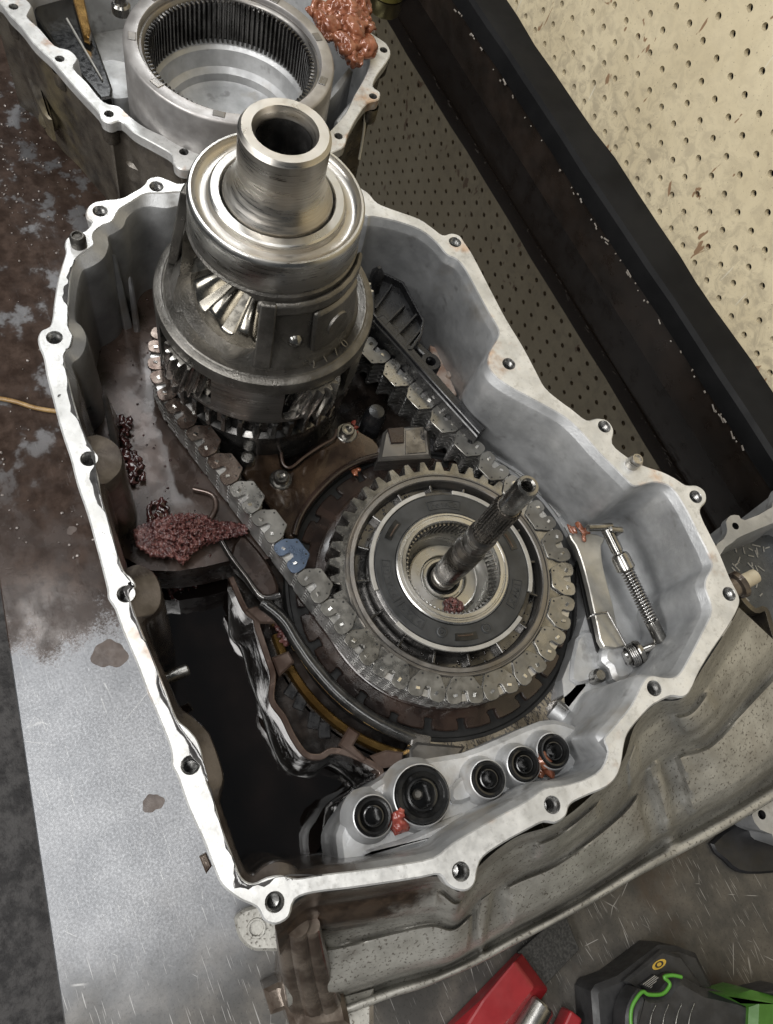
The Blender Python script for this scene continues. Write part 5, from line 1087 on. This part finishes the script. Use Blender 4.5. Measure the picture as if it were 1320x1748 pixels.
for k in range(4):
    x = 1112+22*k; pa = catmull([at(x+8, 1716-1*k, 63.2), at(x, 1735, 63.6), at(x-3, 1760, 63.2)], 4, False); b = MB(); b.tube(pa, .35, 6); b.build('grip_line', M['link'], tool, smooth=60)
pa = catmull([at(x, y, 61) for x, y in ((1080,1770),(1077,1742),(1079,1720),(1088,1703),(1098,1693),(1108,1698),(1131,1697),(1143,1684),(1142,1676),(1134,1668),(1148,1665),(1164,1668))], 4, False)
b = MB(); b.tube(pa, 1.4, 8); b.build('green_trim', simple('bright_green_trim', (0.06, 0.21, 0.02), (0.075, 0.25, 0.03), (.35, .5), 0, 60), tool, smooth=60)
tpr('green_body', [(1226,1697),(1262,1700),(1290,1692),(1330,1702),(1400,1720),(1400,1850),(1280,1850),(1286,1722)], 30, 70, m_gr, 5)
tpr('black_nose', [(1300,1694),(1340,1684),(1400,1700),(1400,1712),(1330,1703)], 40, 68, m_tp, 2)
m_y = simple('yellow_print', (0.40, 0.26, 0.03), (0.46, 0.30, 0.05), (.5, .6), 0, 60)
c_, e_ = at(1125.5, 1646.5, 40.3), at(1137, 1640, 40.3); ax_ = Vector((e_[0]-c_[0], e_[1]-c_[1])); ay_ = Vector((-ax_.y, ax_.x))*.42
lpo = [(c_[0]+ax_.x*math.cos(t*PI/14)+ay_.x*math.sin(t*PI/14), c_[1]+ax_.y*math.cos(t*PI/14)+ay_.y*math.sin(t*PI/14)) for t in range(28)]
lpi = [(c_[0]+(x-c_[0])*.72, c_[1]+(y-c_[1])*.6) for x, y in lpo]
b = MB(); b.fill([lpo, lpi], 40.5); b.build('oval_mark', m_y, tool, smooth=None)
b = MB(); lpm = [(c_[0]+(x-c_[0])*.45, c_[1]+(y-c_[1])*.32) for x, y in lpo]; b.fill([lpm], 40.5); b.build('oval_core', m_y, tool, smooth=None)
# tan stick lying on the bench at the left edge
sp_ = catmull([at(x, y, 3) for x, y in ((-30,676),(20,684),(60,696),(96,702),(130,704))], 4, False); b = MB(); b.tube(sp_, 2.2, 8)
o = b.build('tan_stick', simple('oily_tan_stick', (0.20, 0.115, 0.04), (0.34, 0.22, 0.09), (.2, .4), 0, 60), None, smooth=60, origin=sp_[0]); tag(o, 'thin tan stick on the oily bench at the left edge', 'stick')
# grit and metal crumbs on the oily bench
b = MB(); rng = random.Random(14)
for k in range(230):
    x, y = rng.uniform(0, 330), rng.uniform(180, 960)
    if rng.random() < .45: y = rng.gauss(290, 60); x = abs(rng.gauss(40, 60))
    p = at(x, y, 0.4); blob(b, (p[0], p[1], .5), rng.choice((.5, .6, .8, 1.1, 1.5)), rng, ICO1, .3, (1, 1, .7))
o = b.build('bench_grit', simple('grit', (0.14, 0.12, 0.11), (0.30, 0.27, 0.25), (.2, .5), .3, 300), None, smooth=60, recalc=False); o['kind'] = 'stuff'; o['label'] = 'grit and metal crumbs scattered on the oily bench'; o['category'] = 'grit'
# beads of oil on the wet floor of the case
b = MB(); rng = random.Random(15); lfp = pts(LF, 160)
for k in range(110):
    for _ in range(50):
        p = at2(rng.uniform(130, 440), rng.uniform(470, 950), 160)
        if inside(p, lfp): break
    blob(b, (p[0], p[1], 160.3), rng.uniform(.4, 1.1), rng, ICO1, .1, (1, 1, .6))
o = b.build('oil_beads', M['sludge_dark'], case, smooth=60, recalc=False); o['kind'] = 'stuff'
